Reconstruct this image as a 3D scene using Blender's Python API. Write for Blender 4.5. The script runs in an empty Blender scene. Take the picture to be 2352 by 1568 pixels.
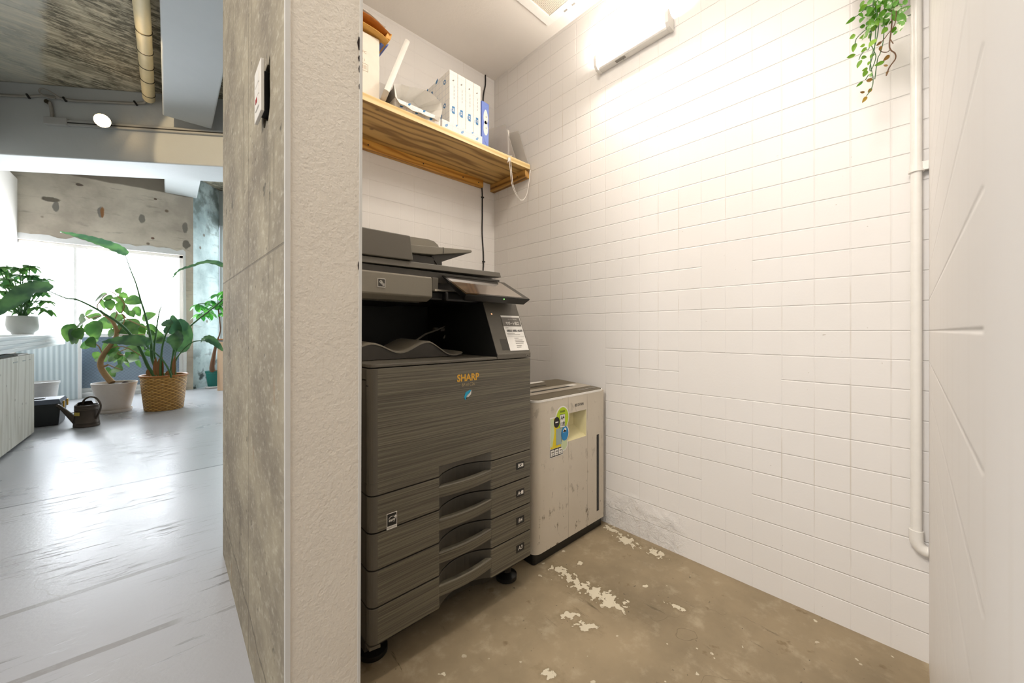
import bpy, bmesh, math, random
from mathutils import Vector, Matrix
random.seed(7)
S = bpy.context.scene
COL = S.collection
PI = math.pi

# ------------------------------------------------------------------ measuring helpers (survey of the place)
CX, HY, FL, EYE = 1176.0, 760.0, 854.0, 0.95
YAW = math.radians(47.25)
SF, CF = math.sin(YAW), math.cos(YAW)
def ray(px, py):
    r = (px - CX) / FL
    return Vector((CF + r * SF, SF - r * CF, (HY - py) / FL))
def on_z(px, py, z=0.0):
    d = ray(px, py); t = (z - EYE) / d.z; return Vector((t * d.x, t * d.y, z))
def on_x(px, py, x):
    d = ray(px, py); t = x / d.x; return Vector((x, t * d.y, EYE + t * d.z))
def on_y(px, py, y):
    d = ray(px, py); t = y / d.y; return Vector((t * d.x, y, EYE + t * d.z))
def at(px, py, depth):
    d = ray(px, py); return Vector((d.x * depth, d.y * depth, EYE + d.z * depth))

# ------------------------------------------------------------------ mesh builder
class MB:
    def __init__(self): self.bm = bmesh.new()
    def face(self, pts, mi=0):
        vs = [self.bm.verts.new(p) for p in pts]
        try:
            f = self.bm.faces.new(vs); f.material_index = mi; return f
        except ValueError: return None
    def box(self, x0, x1, y0, y1, z0, z1, mi=0):
        return self.hexa([(x0,y0,z0),(x1,y0,z0),(x1,y1,z0),(x0,y1,z0),(x0,y0,z1),(x1,y0,z1),(x1,y1,z1),(x0,y1,z1)], mi)
    def hexa(self, p, mi=0):
        v = [self.bm.verts.new(q) for q in p]
        for idx in ((0,3,2,1),(4,5,6,7),(0,1,5,4),(1,2,6,5),(2,3,7,6),(3,0,4,7)):
            f = self.bm.faces.new([v[i] for i in idx]); f.material_index = mi
        return self
    def prism(self, poly, axis, a, b, mi=0):
        def P(u, v, w): return {'z': (u, v, w), 'y': (u, w, v), 'x': (w, u, v)}[axis]
        A = [self.bm.verts.new(P(u, v, a)) for u, v in poly]
        B = [self.bm.verts.new(P(u, v, b)) for u, v in poly]
        n = len(poly)
        fs = [self.bm.faces.new(A[::-1]), self.bm.faces.new(B)]
        for i in range(n): fs.append(self.bm.faces.new((A[i], A[(i+1)%n], B[(i+1)%n], B[i])))
        for f in fs: f.material_index = mi
        return self
    def rings(self, rings, mi=0, cap=True, closed=True):
        R = [[self.bm.verts.new(p) for p in r] for r in rings]
        n = len(R[0])
        for a, b in zip(R[:-1], R[1:]):
            for i in range(n if closed else n - 1):
                j = (i + 1) % n
                f = self.bm.faces.new((a[i], a[j], b[j], b[i])); f.material_index = mi
        if cap and closed:
            for r in (R[0][::-1], R[-1]):
                f = self.bm.faces.new(r); f.material_index = mi
        return self
    def tube(self, pts, r, n=8, mi=0):
        pts = [Vector(p) for p in pts]
        rs = r if isinstance(r, (list, tuple)) else [r] * len(pts)
        up = Vector((0.12, 0.31, 0.94)); rings = []
        for i, p in enumerate(pts):
            t = (pts[min(i+1, len(pts)-1)] - pts[max(i-1, 0)]).normalized()
            a = t.cross(up)
            if a.length < 1e-3: a = t.cross(Vector((1, 0, 0)))
            a.normalize(); b = t.cross(a).normalized(); up = b if b.dot(up) > 0 else -b
            b = up
            rings.append([p + (a * math.cos(2*PI*k/n) + b * math.sin(2*PI*k/n)) * rs[i] for k in range(n)])
        return self.rings(rings, mi)
    def lathe(self, prof, c=(0,0,0), n=40, mi=0, sx=1.0, sy=1.0, cap=True):
        c = Vector(c)
        return self.rings([[c + Vector((r*sx*math.cos(2*PI*k/n), r*sy*math.sin(2*PI*k/n), z)) for k in range(n)] for r, z in prof], mi, cap)
    def disc(self, c, axis, r0, r1, h, n=24, mi=0):
        c = Vector(c); ax = Vector(axis).normalized(); a = ax.orthogonal().normalized(); b = ax.cross(a)
        ring = lambda r, d: [c + ax*d + (a*math.cos(2*PI*k/n) + b*math.sin(2*PI*k/n))*r for k in range(n)]
        return self.rings([ring(r0, 0), ring(r1, h)], mi)
    def blob(self, c, sx, sy, sz, mi=0, n=12, m=8):
        c = Vector(c)
        prof = [(max(math.sin(PI*i/m), 0.02), -math.cos(PI*i/m)) for i in range(m+1)]
        return self.rings([[c + Vector((r*sx*math.cos(2*PI*k/n), r*sy*math.sin(2*PI*k/n), z*sz)) for k in range(n)] for r, z in prof], mi)
    def leaf(self, base, d, nrm, L, W, fold=0.25, droop=0.3, n=7, mi=0, shape=0.85, thick=0.0):
        base = Vector(base); d = Vector(d).normalized(); nrm = Vector(nrm)
        s = d.cross(nrm)
        if s.length < 1e-3: s = d.orthogonal()
        s.normalize(); nn = s.cross(d).normalized()
        rows = []
        for i in range(n + 1):
            t = i / n
            w = W * 0.5 * max(math.sin(PI * t ** shape), 0.0) ** 0.75 if 0 < i < n else W * 0.012
            c = base + d * (L * (t - 0.12 * droop * t * t)) - nn * (droop * L * t * t * 0.5)
            rows.append([c - s*w + nn*(w*fold), c - s*w*0.5 + nn*(w*fold*0.35), c, c + s*w*0.5 + nn*(w*fold*0.35), c + s*w + nn*(w*fold)])
        V = [[self.bm.verts.new(p) for p in r] for r in rows]
        for a, b in zip(V[:-1], V[1:]):
            for k in range(4):
                f = self.bm.faces.new((a[k], a[k+1], b[k+1], b[k])); f.material_index = mi; f.smooth = True
        return self
    def add_mesh(self, me, M, mi=0):
        vs = [self.bm.verts.new(M @ v.co) for v in me.vertices]
        for p in me.polygons:
            try:
                f = self.bm.faces.new([vs[i] for i in p.vertices]); f.material_index = mi
            except ValueError: pass
        return self
    def build(self, name, mats, parent=None, smooth=None, bevel=None, seg=2, fix=True, origin=None):
        if fix: bmesh.ops.recalc_face_normals(self.bm, faces=self.bm.faces[:])
        off = origin
        if parent is not None: off = world_loc(parent)
        if off is not None:
            for v in self.bm.verts: v.co -= Vector(off)
        me = bpy.data.meshes.new(name)
        self.bm.to_mesh(me); self.bm.free()
        for m in (mats if isinstance(mats, (list, tuple)) else [mats]): me.materials.append(m)
        if smooth is not None:
            for p in me.polygons: p.use_smooth = True
            me.set_sharp_from_angle(angle=math.radians(smooth))
        o = bpy.data.objects.new(name, me); COL.objects.link(o)
        if parent is not None: o.parent = parent
        elif origin is not None: o.location = origin
        if bevel:
            b = o.modifiers.new('bevel', 'BEVEL'); b.width = bevel; b.segments = seg; b.limit_method = 'ANGLE'; b.angle_limit = math.radians(35)
            b.harden_normals = False
        return o
def world_loc(o):
    l = Vector(o.location)
    while o.parent is not None:
        o = o.parent; l += Vector(o.location)
    return l
def tag(o, label=None, cat=None, group=None, kind=None):
    if label: o['label'] = label
    if cat: o['category'] = cat
    if group: o['group'] = group
    if kind: o['kind'] = kind
    return o
def thing(name, loc, label, cat, group=None):
    o = bpy.data.objects.new(name, None); COL.objects.link(o)
    o.location = loc; o.empty_display_size = 0.05
    return tag(o, label, cat, group)
def struct(o, label=None):
    o['kind'] = 'structure'
    if label: o['label'] = label
    return o
def copy_tree(o, parent=None):
    c = o.copy(); COL.objects.link(c)
    if parent is not None: c.parent = parent
    for ch in [x for x in bpy.data.objects if x.parent == o]: copy_tree(ch, c)
    return c
def text_mesh(body, size, shear=0.0, bold=0.0, space=1.0, width=None):
    cu = bpy.data.curves.new('lettering', 'FONT')
    cu.body = body; cu.size = size; cu.shear = shear; cu.offset = bold; cu.space_character = space
    cu.align_x = 'CENTER'; cu.align_y = 'CENTER'; cu.resolution_u = 3
    o = bpy.data.objects.new('lettering', cu); COL.objects.link(o)
    dg = bpy.context.evaluated_depsgraph_get(); dg.update()
    me = bpy.data.meshes.new_from_object(o.evaluated_get(dg))
    bpy.data.objects.remove(o); bpy.data.curves.remove(cu)
    if width and len(me.vertices):
        xs = [v.co.x for v in me.vertices]; w = max(xs) - min(xs)
        for v in me.vertices: v.co.x *= width / w
    return me
def frame(c, xdir, ydir, lift=0.0):
    x = Vector(xdir).normalized(); y = Vector(ydir).normalized(); z = x.cross(y).normalized()
    M = Matrix((x, y, z)).transposed().to_4x4(); M.translation = Vector(c) + z * lift
    return M

# ------------------------------------------------------------------ materials
def lin(h):
    h = h.lstrip('#'); v = [int(h[i:i+2], 16) / 255 for i in (0, 2, 4)]
    return tuple((c / 12.92 if c <= 0.04045 else ((c + 0.055) / 1.055) ** 2.4) for c in v) + (1.0,)
def col(c): return lin(c) if isinstance(c, str) else (tuple(c) + (1.0,))[:4]
class NT:
    def __init__(self, name):
        self.m = bpy.data.materials.new(name); self.m.use_nodes = True
        self.t = self.m.node_tree; self.t.nodes.clear()
        self.out = self.t.nodes.new('ShaderNodeOutputMaterial')
        self.b = self.t.nodes.new('ShaderNodeBsdfPrincipled'); self.L(self.b.outputs[0], self.out.inputs[0])
        self.co = self.t.nodes.new('ShaderNodeTexCoord').outputs['Object']
    def L(self, a, b): self.t.links.new(a, b)
    def _in(self, sock, v):
        if hasattr(v, 'is_linked') or hasattr(v, 'node'): self.L(v, sock)
        else: sock.default_value = v
    def m_(self, op, a, b=0.0, c=None, clamp=False):
        n = self.t.nodes.new('ShaderNodeMath'); n.operation = op; n.use_clamp = clamp
        self._in(n.inputs[0], a); self._in(n.inputs[1], b)
        if c is not None: self._in(n.inputs[2], c)
        return n.outputs[0]
    def sep(self, v=None):
        n = self.t.nodes.new('ShaderNodeSeparateXYZ'); self.L(v or self.co, n.inputs[0]); return n.outputs
    def comb(self, x, y, z):
        n = self.t.nodes.new('ShaderNodeCombineXYZ')
        for i, q in enumerate((x, y, z)): self._in(n.inputs[i], q)
        return n.outputs[0]
    def map(self, scale=(1,1,1), rot=(0,0,0), loc=(0,0,0), v=None):
        n = self.t.nodes.new('ShaderNodeMapping'); self.L(v or self.co, n.inputs[0])
        n.inputs['Scale'].default_value = scale; n.inputs['Rotation'].default_value = rot; n.inputs['Location'].default_value = loc
        return n.outputs[0]
    def noise(self, scale=5, detail=4, rough=0.55, v=None, dist=0.0):
        n = self.t.nodes.new('ShaderNodeTexNoise'); self.L(v or self.co, n.inputs['Vector'])
        n.inputs['Scale'].default_value = scale; n.inputs['Detail'].default_value = detail
        n.inputs['Roughness'].default_value = rough; n.inputs['Distortion'].default_value = dist
        return n.outputs[0]
    def vor(self, scale=5, v=None, feature='F1'):
        n = self.t.nodes.new('ShaderNodeTexVoronoi'); n.feature = feature; self.L(v or self.co, n.inputs['Vector']); n.inputs['Scale'].default_value = scale
        return n.outputs[0]
    def rng(self, v, a, b, c=0.0, d=1.0, smooth=True):
        n = self.t.nodes.new('ShaderNodeMapRange'); n.interpolation_type = 'SMOOTHSTEP' if smooth else 'LINEAR'
        self._in(n.inputs[0], v)
        for i, q in enumerate((a, b, c, d)): n.inputs[i+1].default_value = q
        return n.outputs[0]
    def mix(self, f, a, b):
        n = self.t.nodes.new('ShaderNodeMix'); n.data_type = 'RGBA'
        self._in(n.inputs[0], f)
        for s, q in ((n.inputs[6], a), (n.inputs[7], b)):
            if isinstance(q, (str, tuple, list)): s.default_value = col(q)
            else: self.L(q, s)
        return n.outputs[2]
    def bump(self, h, dist=0.002, strength=1.0, prev=None):
        n = self.t.nodes.new('ShaderNodeBump'); self.L(h, n.inputs['Height'])
        n.inputs['Distance'].default_value = dist; n.inputs['Strength'].default_value = strength
        if prev is not None: self.L(prev, n.inputs['Normal'])
        return n.outputs[0]
    def rect(self, a, b, a0, a1, b0, b1):
        return self.m_('MULTIPLY', self.m_('COMPARE', a, (a0+a1)/2, (a1-a0)/2), self.m_('COMPARE', b, (b0+b1)/2, (b1-b0)/2))
    def line(self, a, a0, w):   # 1 on the line a = a0 of half width w
        return self.rng(self.m_('ABSOLUTE', self.m_('SUBTRACT', a, a0)), w * 0.75, w, 1.0, 0.0)
    def done(self, color, rough=0.5, metal=0.0, normal=None, **kw):
        self._in(self.b.inputs['Base Color'], col(color) if isinstance(color, (str, tuple, list)) else color)
        self._in(self.b.inputs['Roughness'], rough); self.b.inputs['Metallic'].default_value = metal
        if normal is not None: self.L(normal, self.b.inputs['Normal'])
        for k, v in kw.items(): self._in(self.b.inputs[k.replace('_', ' ')], v)
        return self.m
def plain(name, c, rough=0.5, metal=0.0, var=0.06, scale=30, bump=0.0, **kw):
    n = NT(name); c = col(c)
    dark = tuple(q * (1 - var) for q in c[:3]); lite = tuple(min(q * (1 + var), 1) for q in c[:3])
    nz = n.noise(scale, 3)
    nb = n.bump(nz, bump, 0.6) if bump else None
    return n.done(n.mix(nz, dark, lite), rough, metal, nb, **kw)
def emit(name, c, strength):
    n = NT(name)
    return n.done((0.8, 0.8, 0.8), 0.4, Emission_Color=col(c), Emission_Strength=strength)

TILE_Z0, TILE_H = 0.9504, 0.0867
def tile_mat(name, axis, a0, pitch, patches, faint=False, near=False):
    n = NT(name); x, y, z = n.sep()
    a = x if axis == 'x' else y
    def groove(c, o, p, w):
        f = n.m_('FRACT', n.m_('DIVIDE', n.m_('SUBTRACT', c, o - 50 * p), p))
        d = n.m_('MULTIPLY', n.m_('SUBTRACT', 0.5, n.m_('ABSOLUTE', n.m_('SUBTRACT', f, 0.5))), p)
        return n.rng(d, 0.0, w)
    gz = groove(z, TILE_Z0, TILE_H, 0.0030)
    ga = groove(a, a0, pitch, 0.0034)
    ga2 = n.rng(ga, 0, 1, 0.58, 1.0, False)       # the upright joints are nearly filled with paint
    h = n.m_('MINIMUM', gz, ga2)
    for (p0, p1, z0, z1) in patches:
        h = n.m_('MAXIMUM', h, n.rect(a, z, p0 + 0.002, p1 - 0.002, z0 + 0.002, z1 - 0.002))
    soft = n.noise(9, 1)
    h2 = n.m_('ADD', n.m_('MULTIPLY', h, 1.0), n.m_('MULTIPLY', soft, 0.35))
    fine = n.noise(140, 1)
    nb = n.bump(h2, 0.0016 if not faint else 0.0009, 1.0)
    nb = n.bump(fine, 0.0006, 0.25, nb)
    base = n.mix(n.noise(2.2, 1), '#e9e5e0', '#f0edea')
    # stains that sit in the upright joints
    st = n.m_('MULTIPLY', n.rng(ga, 0.0, 0.9, 1.0, 0.0), n.rng(n.noise(3.1, 2), 0.5, 0.7))
    base = n.mix(n.m_('MULTIPLY', st, 0.28), base, '#b09a70')
    specks = n.rng(n.noise(55, 2), 0.77, 0.80)
    base = n.mix(n.m_('MULTIPLY', specks, 0.35), base, '#8d7b5c')
    if axis == 'y' and not faint:
        # blistered, flaking paint near the floor
        msk = n.m_('MULTIPLY', n.rng(n.m_('ADD', z, n.m_('MULTIPLY', n.noise(7, 2), 0.28)), 0.22, 0.32, 1.0, 0.0),
                   n.rng(y, 0.62, 0.72))
        fl = n.noise(26, 5, 0.72, dist=1.2)
        nb = n.bump(n.m_('MULTIPLY', fl, msk), 0.013, 0.9, nb)
        base = n.mix(n.m_('MULTIPLY', msk, n.rng(fl, 0.58, 0.70, 0.0, 0.55)), base, '#c4b9a4')
    return n.done(base, 0.38, 0.0, nb, Specular_IOR_Level=0.35)

def m_concrete_face():
    n = NT('raw_concrete'); x, y, z = n.sep()
    v = n.map((7, 3.2, 4.2))
    big = n.noise(1.0, 6, 0.65, v)
    fine = n.noise(1.0, 6, 0.7, n.map((80, 36, 60)))
    base = n.mix(n.rng(big, 0.3, 0.72), '#796f5f', '#a1967f')
    base = n.mix(n.m_('MULTIPLY', n.rng(fine, 0.48, 0.75), 0.4), base, '#d6cdb9')
    dk = n.rng(n.noise(1.0, 4, 0.6, n.map((24, 11, 9))), 0.66, 0.70)
    base = n.mix(n.m_('MULTIPLY', n.rng(n.noise(1, 5, 0.65, n.map((16, 9, 1.3), loc=(2, 7, 1))), 0.55, 0.70), 0.5), base, '#5a5244')
    base = n.mix(n.m_('MULTIPLY', dk, 0.75), base, '#4a463c')
    rust = n.rng(n.noise(1.0, 3, 0.6, n.map((30, 30, 4), loc=(3, 5, 2))), 0.70, 0.74)
    base = n.mix(n.m_('MULTIPLY', rust, 0.6), base, '#8a5a2a')
    pits = n.m_('MULTIPLY', n.rng(n.vor(38, n.map((1, 0.6, 0.8))), 0.16, 0.10), n.rng(n.noise(6, 3), 0.5, 0.6))
    base = n.mix(n.m_('MULTIPLY', pits, 0.75), base, '#4a443a')
    seams = n.m_('MAXIMUM', n.line(n.m_('ADD', y, n.m_('MULTIPLY', n.noise(6, 2), 0.012)), 1.32, 0.004), n.line(n.m_('ADD', z, n.m_('MULTIPLY', y, -0.02)), 1.11, 0.003))
    seams = n.m_('MAXIMUM', seams, n.line(n.m_('ADD', n.m_('MULTIPLY', n.noise(9, 3), 0.05), n.m_('SUBTRACT', z, n.m_('MULTIPLY', y, 0.08))), 0.055, 0.006))
    base = n.mix(n.m_('MULTIPLY', seams, 0.55), base, '#5a5244')
    nb = n.bump(n.m_('SUBTRACT', n.m_('ADD', n.m_('MULTIPLY', big, 0.8), n.m_('MULTIPLY', fine, 0.4)), n.m_('ADD', dk, seams)), 0.004, 0.7)
    return n.done(base, 0.85, 0.0, nb)
def m_rough_paint(name, c, amt=0.0018, scale=150):
    n = NT(name)
    f = n.noise(scale, 5, 0.6); g = n.noise(6, 3)
    c = col(c)
    base = n.mix(g, tuple(q*0.94 for q in c[:3]), c)
    mk = n.rng(n.noise(1, 3, 0.6, n.map((30, 30, 8))), 0.74, 0.77)
    base = n.mix(n.m_('MULTIPLY', mk, 0.3), base, '#7d7262')
    return n.done(base, 0.6, 0.0, n.bump(n.m_('ADD', f, n.m_('MULTIPLY', g, 0.8)), amt, 0.9))
def m_wall_concrete(name, light=False):
    n = NT(name); x, y, z = n.sep()
    a = n.noise(1.6, 7, 0.62); b = n.noise(1, 5, 0.6, n.map((3, 3, 14)))
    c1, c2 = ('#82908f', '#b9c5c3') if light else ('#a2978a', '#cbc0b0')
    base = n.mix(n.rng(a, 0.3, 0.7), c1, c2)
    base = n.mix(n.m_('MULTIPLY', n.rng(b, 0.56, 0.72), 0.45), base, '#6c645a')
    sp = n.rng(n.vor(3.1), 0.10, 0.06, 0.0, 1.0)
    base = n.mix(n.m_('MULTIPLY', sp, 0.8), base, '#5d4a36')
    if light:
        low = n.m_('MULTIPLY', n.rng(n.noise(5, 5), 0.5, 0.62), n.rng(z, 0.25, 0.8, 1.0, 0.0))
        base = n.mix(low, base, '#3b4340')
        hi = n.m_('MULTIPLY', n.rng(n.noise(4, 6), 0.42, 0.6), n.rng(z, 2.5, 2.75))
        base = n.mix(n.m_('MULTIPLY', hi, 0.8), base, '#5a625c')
    else:
        for (px, py, rx, rz, cc) in ((117, 458, 0.085, 0.035, '#4f463b'), (128, 474, 0.032, 0.075, '#6b6862'), (231, 487, 0.030, 0.085, '#6d6964'), (235, 487, 0.020, 0.080, '#8a5a28'), (326, 502, 0.036, 0.070, '#6c6860'), (357, 457, 0.020, 0.016, '#4a3020'), (351, 547, 0.022, 0.018, '#5a3424'), (425, 522, 0.035, 0.09, '#6f6a62'), (428, 562, 0.05, 0.07, '#5c574f'), (182, 424, 0.04, 0.02, '#4a3a30')):
            q = on_y(px, py, 8.0)
            du = n.m_('DIVIDE', n.m_('SUBTRACT', x, q.x), rx); dz = n.m_('DIVIDE', n.m_('SUBTRACT', z, q.z), rz)
            dd = n.m_('ADD', n.m_('SQRT', n.m_('ADD', n.m_('MULTIPLY', du, du), n.m_('MULTIPLY', dz, dz))), n.m_('MULTIPLY', n.m_('SUBTRACT', n.noise(18, 3), 0.5), 0.9))
            base = n.mix(n.rng(dd, 0.8, 1.1, 0.85, 0.0), base, cc)
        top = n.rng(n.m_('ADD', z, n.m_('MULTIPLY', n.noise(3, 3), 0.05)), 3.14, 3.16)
        base = n.mix(n.m_('MULTIPLY', top, 0.7), base, '#4c4034')  # upper band browner: the shade up there is put into the colour
    return n.done(base, 0.85, 0.0, n.bump(a, 0.01, 0.5))
def m_ceiling_concrete():
    n = NT('board_marked_ceiling'); x, y, z = n.sep()
    g = n.noise(1, 7, 0.7, n.map((2.2, 16, 4)))
    blot = n.noise(1.3, 6, 0.62, n.map((1, 1.5, 1)))
    base = n.mix(n.rng(g, 0.32, 0.68), '#8a826e', '#d8cdb3')
    m = n.m_('MULTIPLY', n.rng(n.m_('ADD', n.noise(2.6, 6, 0.66), n.m_('MULTIPLY', x, 0.10)), 0.36, 0.50), n.rng(n.noise(1, 7, 0.75, n.map((9, 30, 4))), 0.58, 0.46))
    base = n.mix(n.m_('MULTIPLY', m, 0.75), base, '#39352a')
    f = n.m_('FRACT', n.m_('DIVIDE', y, 0.24))
    ln = n.rng(n.m_('SUBTRACT', 0.5, n.m_('ABSOLUTE', n.m_('SUBTRACT', f, 0.5))), 0.0, 0.05, 1.0, 0.0)
    ln = n.m_('MULTIPLY', ln, n.rng(n.noise(4, 3), 0.4, 0.6))
    base = n.mix(n.m_('MULTIPLY', ln, 0.7), base, '#3a362c')
    pale = n.m_('MULTIPLY', n.rng(n.m_('ADD', n.m_('ADD', x, n.m_('MULTIPLY', y, 0.17)), n.m_('MULTIPLY', n.noise(5, 4), 0.12)), 0.17, 0.11), n.rng(g, 0.3, 0.6, 0.80, 0.55))
    base = n.mix(pale, base, '#b9b9b0')
    return n.done(base, 0.9, 0.0, n.bump(n.m_('SUBTRACT', g, ln), 0.006, 0.6))
def m_floor_pale():
    n = NT('worn_pale_floor'); x, y, z = n.sep()
    big = n.noise(0.9, 5, 0.6)
    streak = n.noise(1, 6, 0.68, n.map((5.0, 46, 1), rot=(0, 0, 0.03)))
    base = n.mix(big, '#a6a6aa', '#c2c2c5')
    wear = n.m_('MULTIPLY', n.rng(streak, 0.55, 0.63), n.rng(n.noise(1.6, 4), 0.44, 0.60))
    base = n.mix(n.m_('MULTIPLY', wear, 0.75), base, '#6e6a66')
    sp = n.m_('MULTIPLY', n.rng(n.noise(26, 3), 0.70, 0.74), n.rng(n.noise(1.1, 3, 0.5, n.map(loc=(4, 2, 0))), 0.5, 0.62))
    base = n.mix(n.m_('MULTIPLY', sp, 0.8), base, '#5f5b57')
    yy = n.m_('SUBTRACT', y, n.m_('MULTIPLY', n.m_('SUBTRACT', n.noise(14, 2), 0.5), 0.006))
    t1 = n.m_('MULTIPLY', n.line(n.m_('ADD', yy, n.m_('MULTIPLY', x, 0.036)), 1.640, 0.0165), n.rng(n.m_('ADD', x, n.m_('MULTIPLY', n.noise(18, 2), 0.06)), 0.02, 0.08, 1.0, 0.0))
    t2 = n.m_('MULTIPLY', n.line(n.m_('SUBTRACT', yy, n.m_('MULTIPLY', x, 0.041)), 2.075, 0.0155), n.rng(n.m_('ADD', x, n.m_('MULTIPLY', n.noise(18, 2), 0.06)), 0.04, 0.12, 1.0, 0.0))
    tp = n.m_('MULTIPLY', n.m_('MAXIMUM', t1, t2), n.rng(n.noise(30, 4), 0.2, 0.5, 0.55, 1.0))
    base = n.mix(n.m_('MULTIPLY', tp, 0.85), base, '#8f8b88')
    far = n.rng(y, 3.325, 3.335)
    base = n.mix(n.m_('MULTIPLY', far, 0.28), base, '#8d9096')
    seam = n.line(n.m_('SUBTRACT', y, n.m_('MULTIPLY', x, 0.027)), 3.334, 0.010)
    base = n.mix(n.m_('MULTIPLY', seam, 0.85), base, '#55555a')
    cr = n.rng(n.m_('ABSOLUTE', n.m_('SUBTRACT', n.noise(0.8, 4, 0.5), 0.5)), 0.0, 0.0022, 1.0, 0.0)
    base = n.mix(n.m_('MULTIPLY', n.m_('MULTIPLY', cr, n.rng(n.noise(0.7, 2, 0.5, n.map(loc=(9, 4, 0))), 0.52, 0.6)), 0.3), base, '#8b857c')
    rough = n.rng(big, 0.2, 0.8, 0.22, 0.38, False)
    nb = n.bump(n.m_('SUBTRACT', n.noise(60, 4), n.m_('ADD', wear, seam)), 0.0012, 0.5)
    return n.done(base, rough, 0.0, nb, Specular_IOR_Level=0.55)
def m_floor_brown():
    n = NT('brown_concrete_floor'); x, y, z = n.sep()
    big = n.noise(2.3, 6, 0.6); mid = n.noise(13, 5, 0.65)
    base = n.mix(n.rng(big, 0.3, 0.7), '#7d6f57', '#a08f73')
    base = n.mix(n.m_('MULTIPLY', n.rng(mid, 0.5, 0.75), 0.35), base, '#cbbda2')
    scr = n.m_('MULTIPLY', n.rng(n.noise(1, 5, 0.7, n.map((34, 5, 1), rot=(0, 0, 0.25))), 0.60, 0.68), n.rng(n.noise(3, 3), 0.42, 0.6))
    base = n.mix(n.m_('MULTIPLY', scr, 0.7), base, '#54482f')
    dots = n.m_('MULTIPLY', n.rng(n.noise(60, 3), 0.68, 0.72), n.rng(n.noise(4, 3), 0.45, 0.58))
    base = n.mix(n.m_('MULTIPLY', dots, 0.85), base, '#3a3022')
    wd = n.noise(15, 4, 0.6)
    best = None
    for (px, py, rx, ry, ang) in ((1372,1362,0.085,0.030,0.25),(1290,1312,0.045,0.022,0.2),(1320,1335,0.04,0.02,0.2),(1400,1385,0.06,0.022,0.2),(1440,1240,0.055,0.03,-0.2),(1507,1270,0.035,0.025,0.1),
                              (1310,1412,0.028,0.014,1.0),(1345,1437,0.028,0.018,0.6),(1547,1392,0.03,0.010,0.3),(1262,1548,0.025,0.014,0.4),(1405,1215,0.045,0.02,0.0),(1330,1292,0.014,0.012,0)):
        c = on_z(px, py); dx = n.m_('SUBTRACT', x, c.x); dy = n.m_('SUBTRACT', y, c.y)
        ca, sa = math.cos(ang), math.sin(ang)
        u = n.m_('DIVIDE', n.m_('ADD', n.m_('MULTIPLY', dy, -ca), n.m_('MULTIPLY', dx, sa)), rx)
        w = n.m_('DIVIDE', n.m_('ADD', n.m_('MULTIPLY', dx, ca), n.m_('MULTIPLY', dy, sa)), ry)
        d = n.m_('SQRT', n.m_('ADD', n.m_('MULTIPLY', u, u), n.m_('MULTIPLY', w, w)))
        best = d if best is None else n.m_('MINIMUM', best, d)
    val = n.m_('ADD', best, n.m_('MULTIPLY', n.m_('SUBTRACT', n.noise(46, 3, 0.55), 0.46), 4.6))
    flake = n.rng(val, 0.98, 1.06, 1.0, 0.0)
    few = n.m_('MULTIPLY', n.rng(n.noise(21, 2, 0.5, n.map(loc=(7, 1, 0))), 0.705, 0.712), n.rng(n.noise(2.6, 2, 0.5, n.map(loc=(2, 9, 0))), 0.42, 0.56))
    flake = n.m_('MAXIMUM', flake, few)
    base = n.mix(flake, base, '#d3c9b2')
    halo = n.m_('MULTIPLY', n.rng(val, 1.0, 2.6, 0.45, 0.0), n.m_('SUBTRACT', 1.0, flake))
    base = n.mix(halo, base, '#7b6c50')
    st = n.m_('MULTIPLY', n.rng(n.noise(9, 4, 0.6, n.map(loc=(1, 3, 0))), 0.63, 0.70), 0.6)
    base = n.mix(st, base, '#6a5636')
    cr = n.rng(n.m_('ABSOLUTE', n.m_('SUBTRACT', n.noise(1.1, 5, 0.55), 0.5)), 0.0, 0.0016, 1.0, 0.0)
    base = n.mix(n.m_('MULTIPLY', n.m_('MULTIPLY', cr, n.rng(n.noise(1.3, 2, 0.5, n.map(loc=(3, 4, 0))), 0.55, 0.62)), 0.5), base, '#54482f')
    nb = n.bump(n.m_('ADD', n.m_('MULTIPLY', mid, 0.4), n.m_('SUBTRACT', flake, n.m_('MULTIPLY', scr, 0.5))), 0.0016, 0.7)
    return n.done(base, n.rng(big, 0.2, 0.8, 0.5, 0.7, False), 0.0, nb)
def m_wood(name, axis=0, light='#e0b878', dark='#a06f34', freq=46, warp=2.2):
    n = NT(name); p = n.sep()
    sc = [7.0, 7.0, 7.0]; sc[axis] = 1.1
    w = n.noise(1, 3, 0.5, n.map(tuple(sc)))
    o = [i for i in (0, 1, 2) if i != axis]
    q = n.m_('ADD', n.m_('MULTIPLY', n.m_('ADD', p[o[0]], p[o[1]]), freq), n.m_('MULTIPLY', w, warp * 6))
    s = n.m_('ADD', n.m_('MULTIPLY', n.m_('SINE', n.m_('MULTIPLY', q, 2.2)), 0.5), 0.5)
    s = n.m_('POWER', s, 2.2)
    sc2 = [160, 160, 160]; sc2[axis] = 4
    fine = n.noise(1, 3, 0.6, n.map(tuple(sc2)))
    base = n.mix(s, light, dark)
    base = n.mix(n.m_('MULTIPLY', fine, 0.25), base, dark)
    kn = n.rng(n.vor(7.5), 0.10, 0.05)
    base = n.mix(n.m_('MULTIPLY', kn, 0.5), base, '#4a2a10')
    return n.done(base, 0.5, 0.0, n.bump(s, 0.0004, 0.4))
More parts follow.
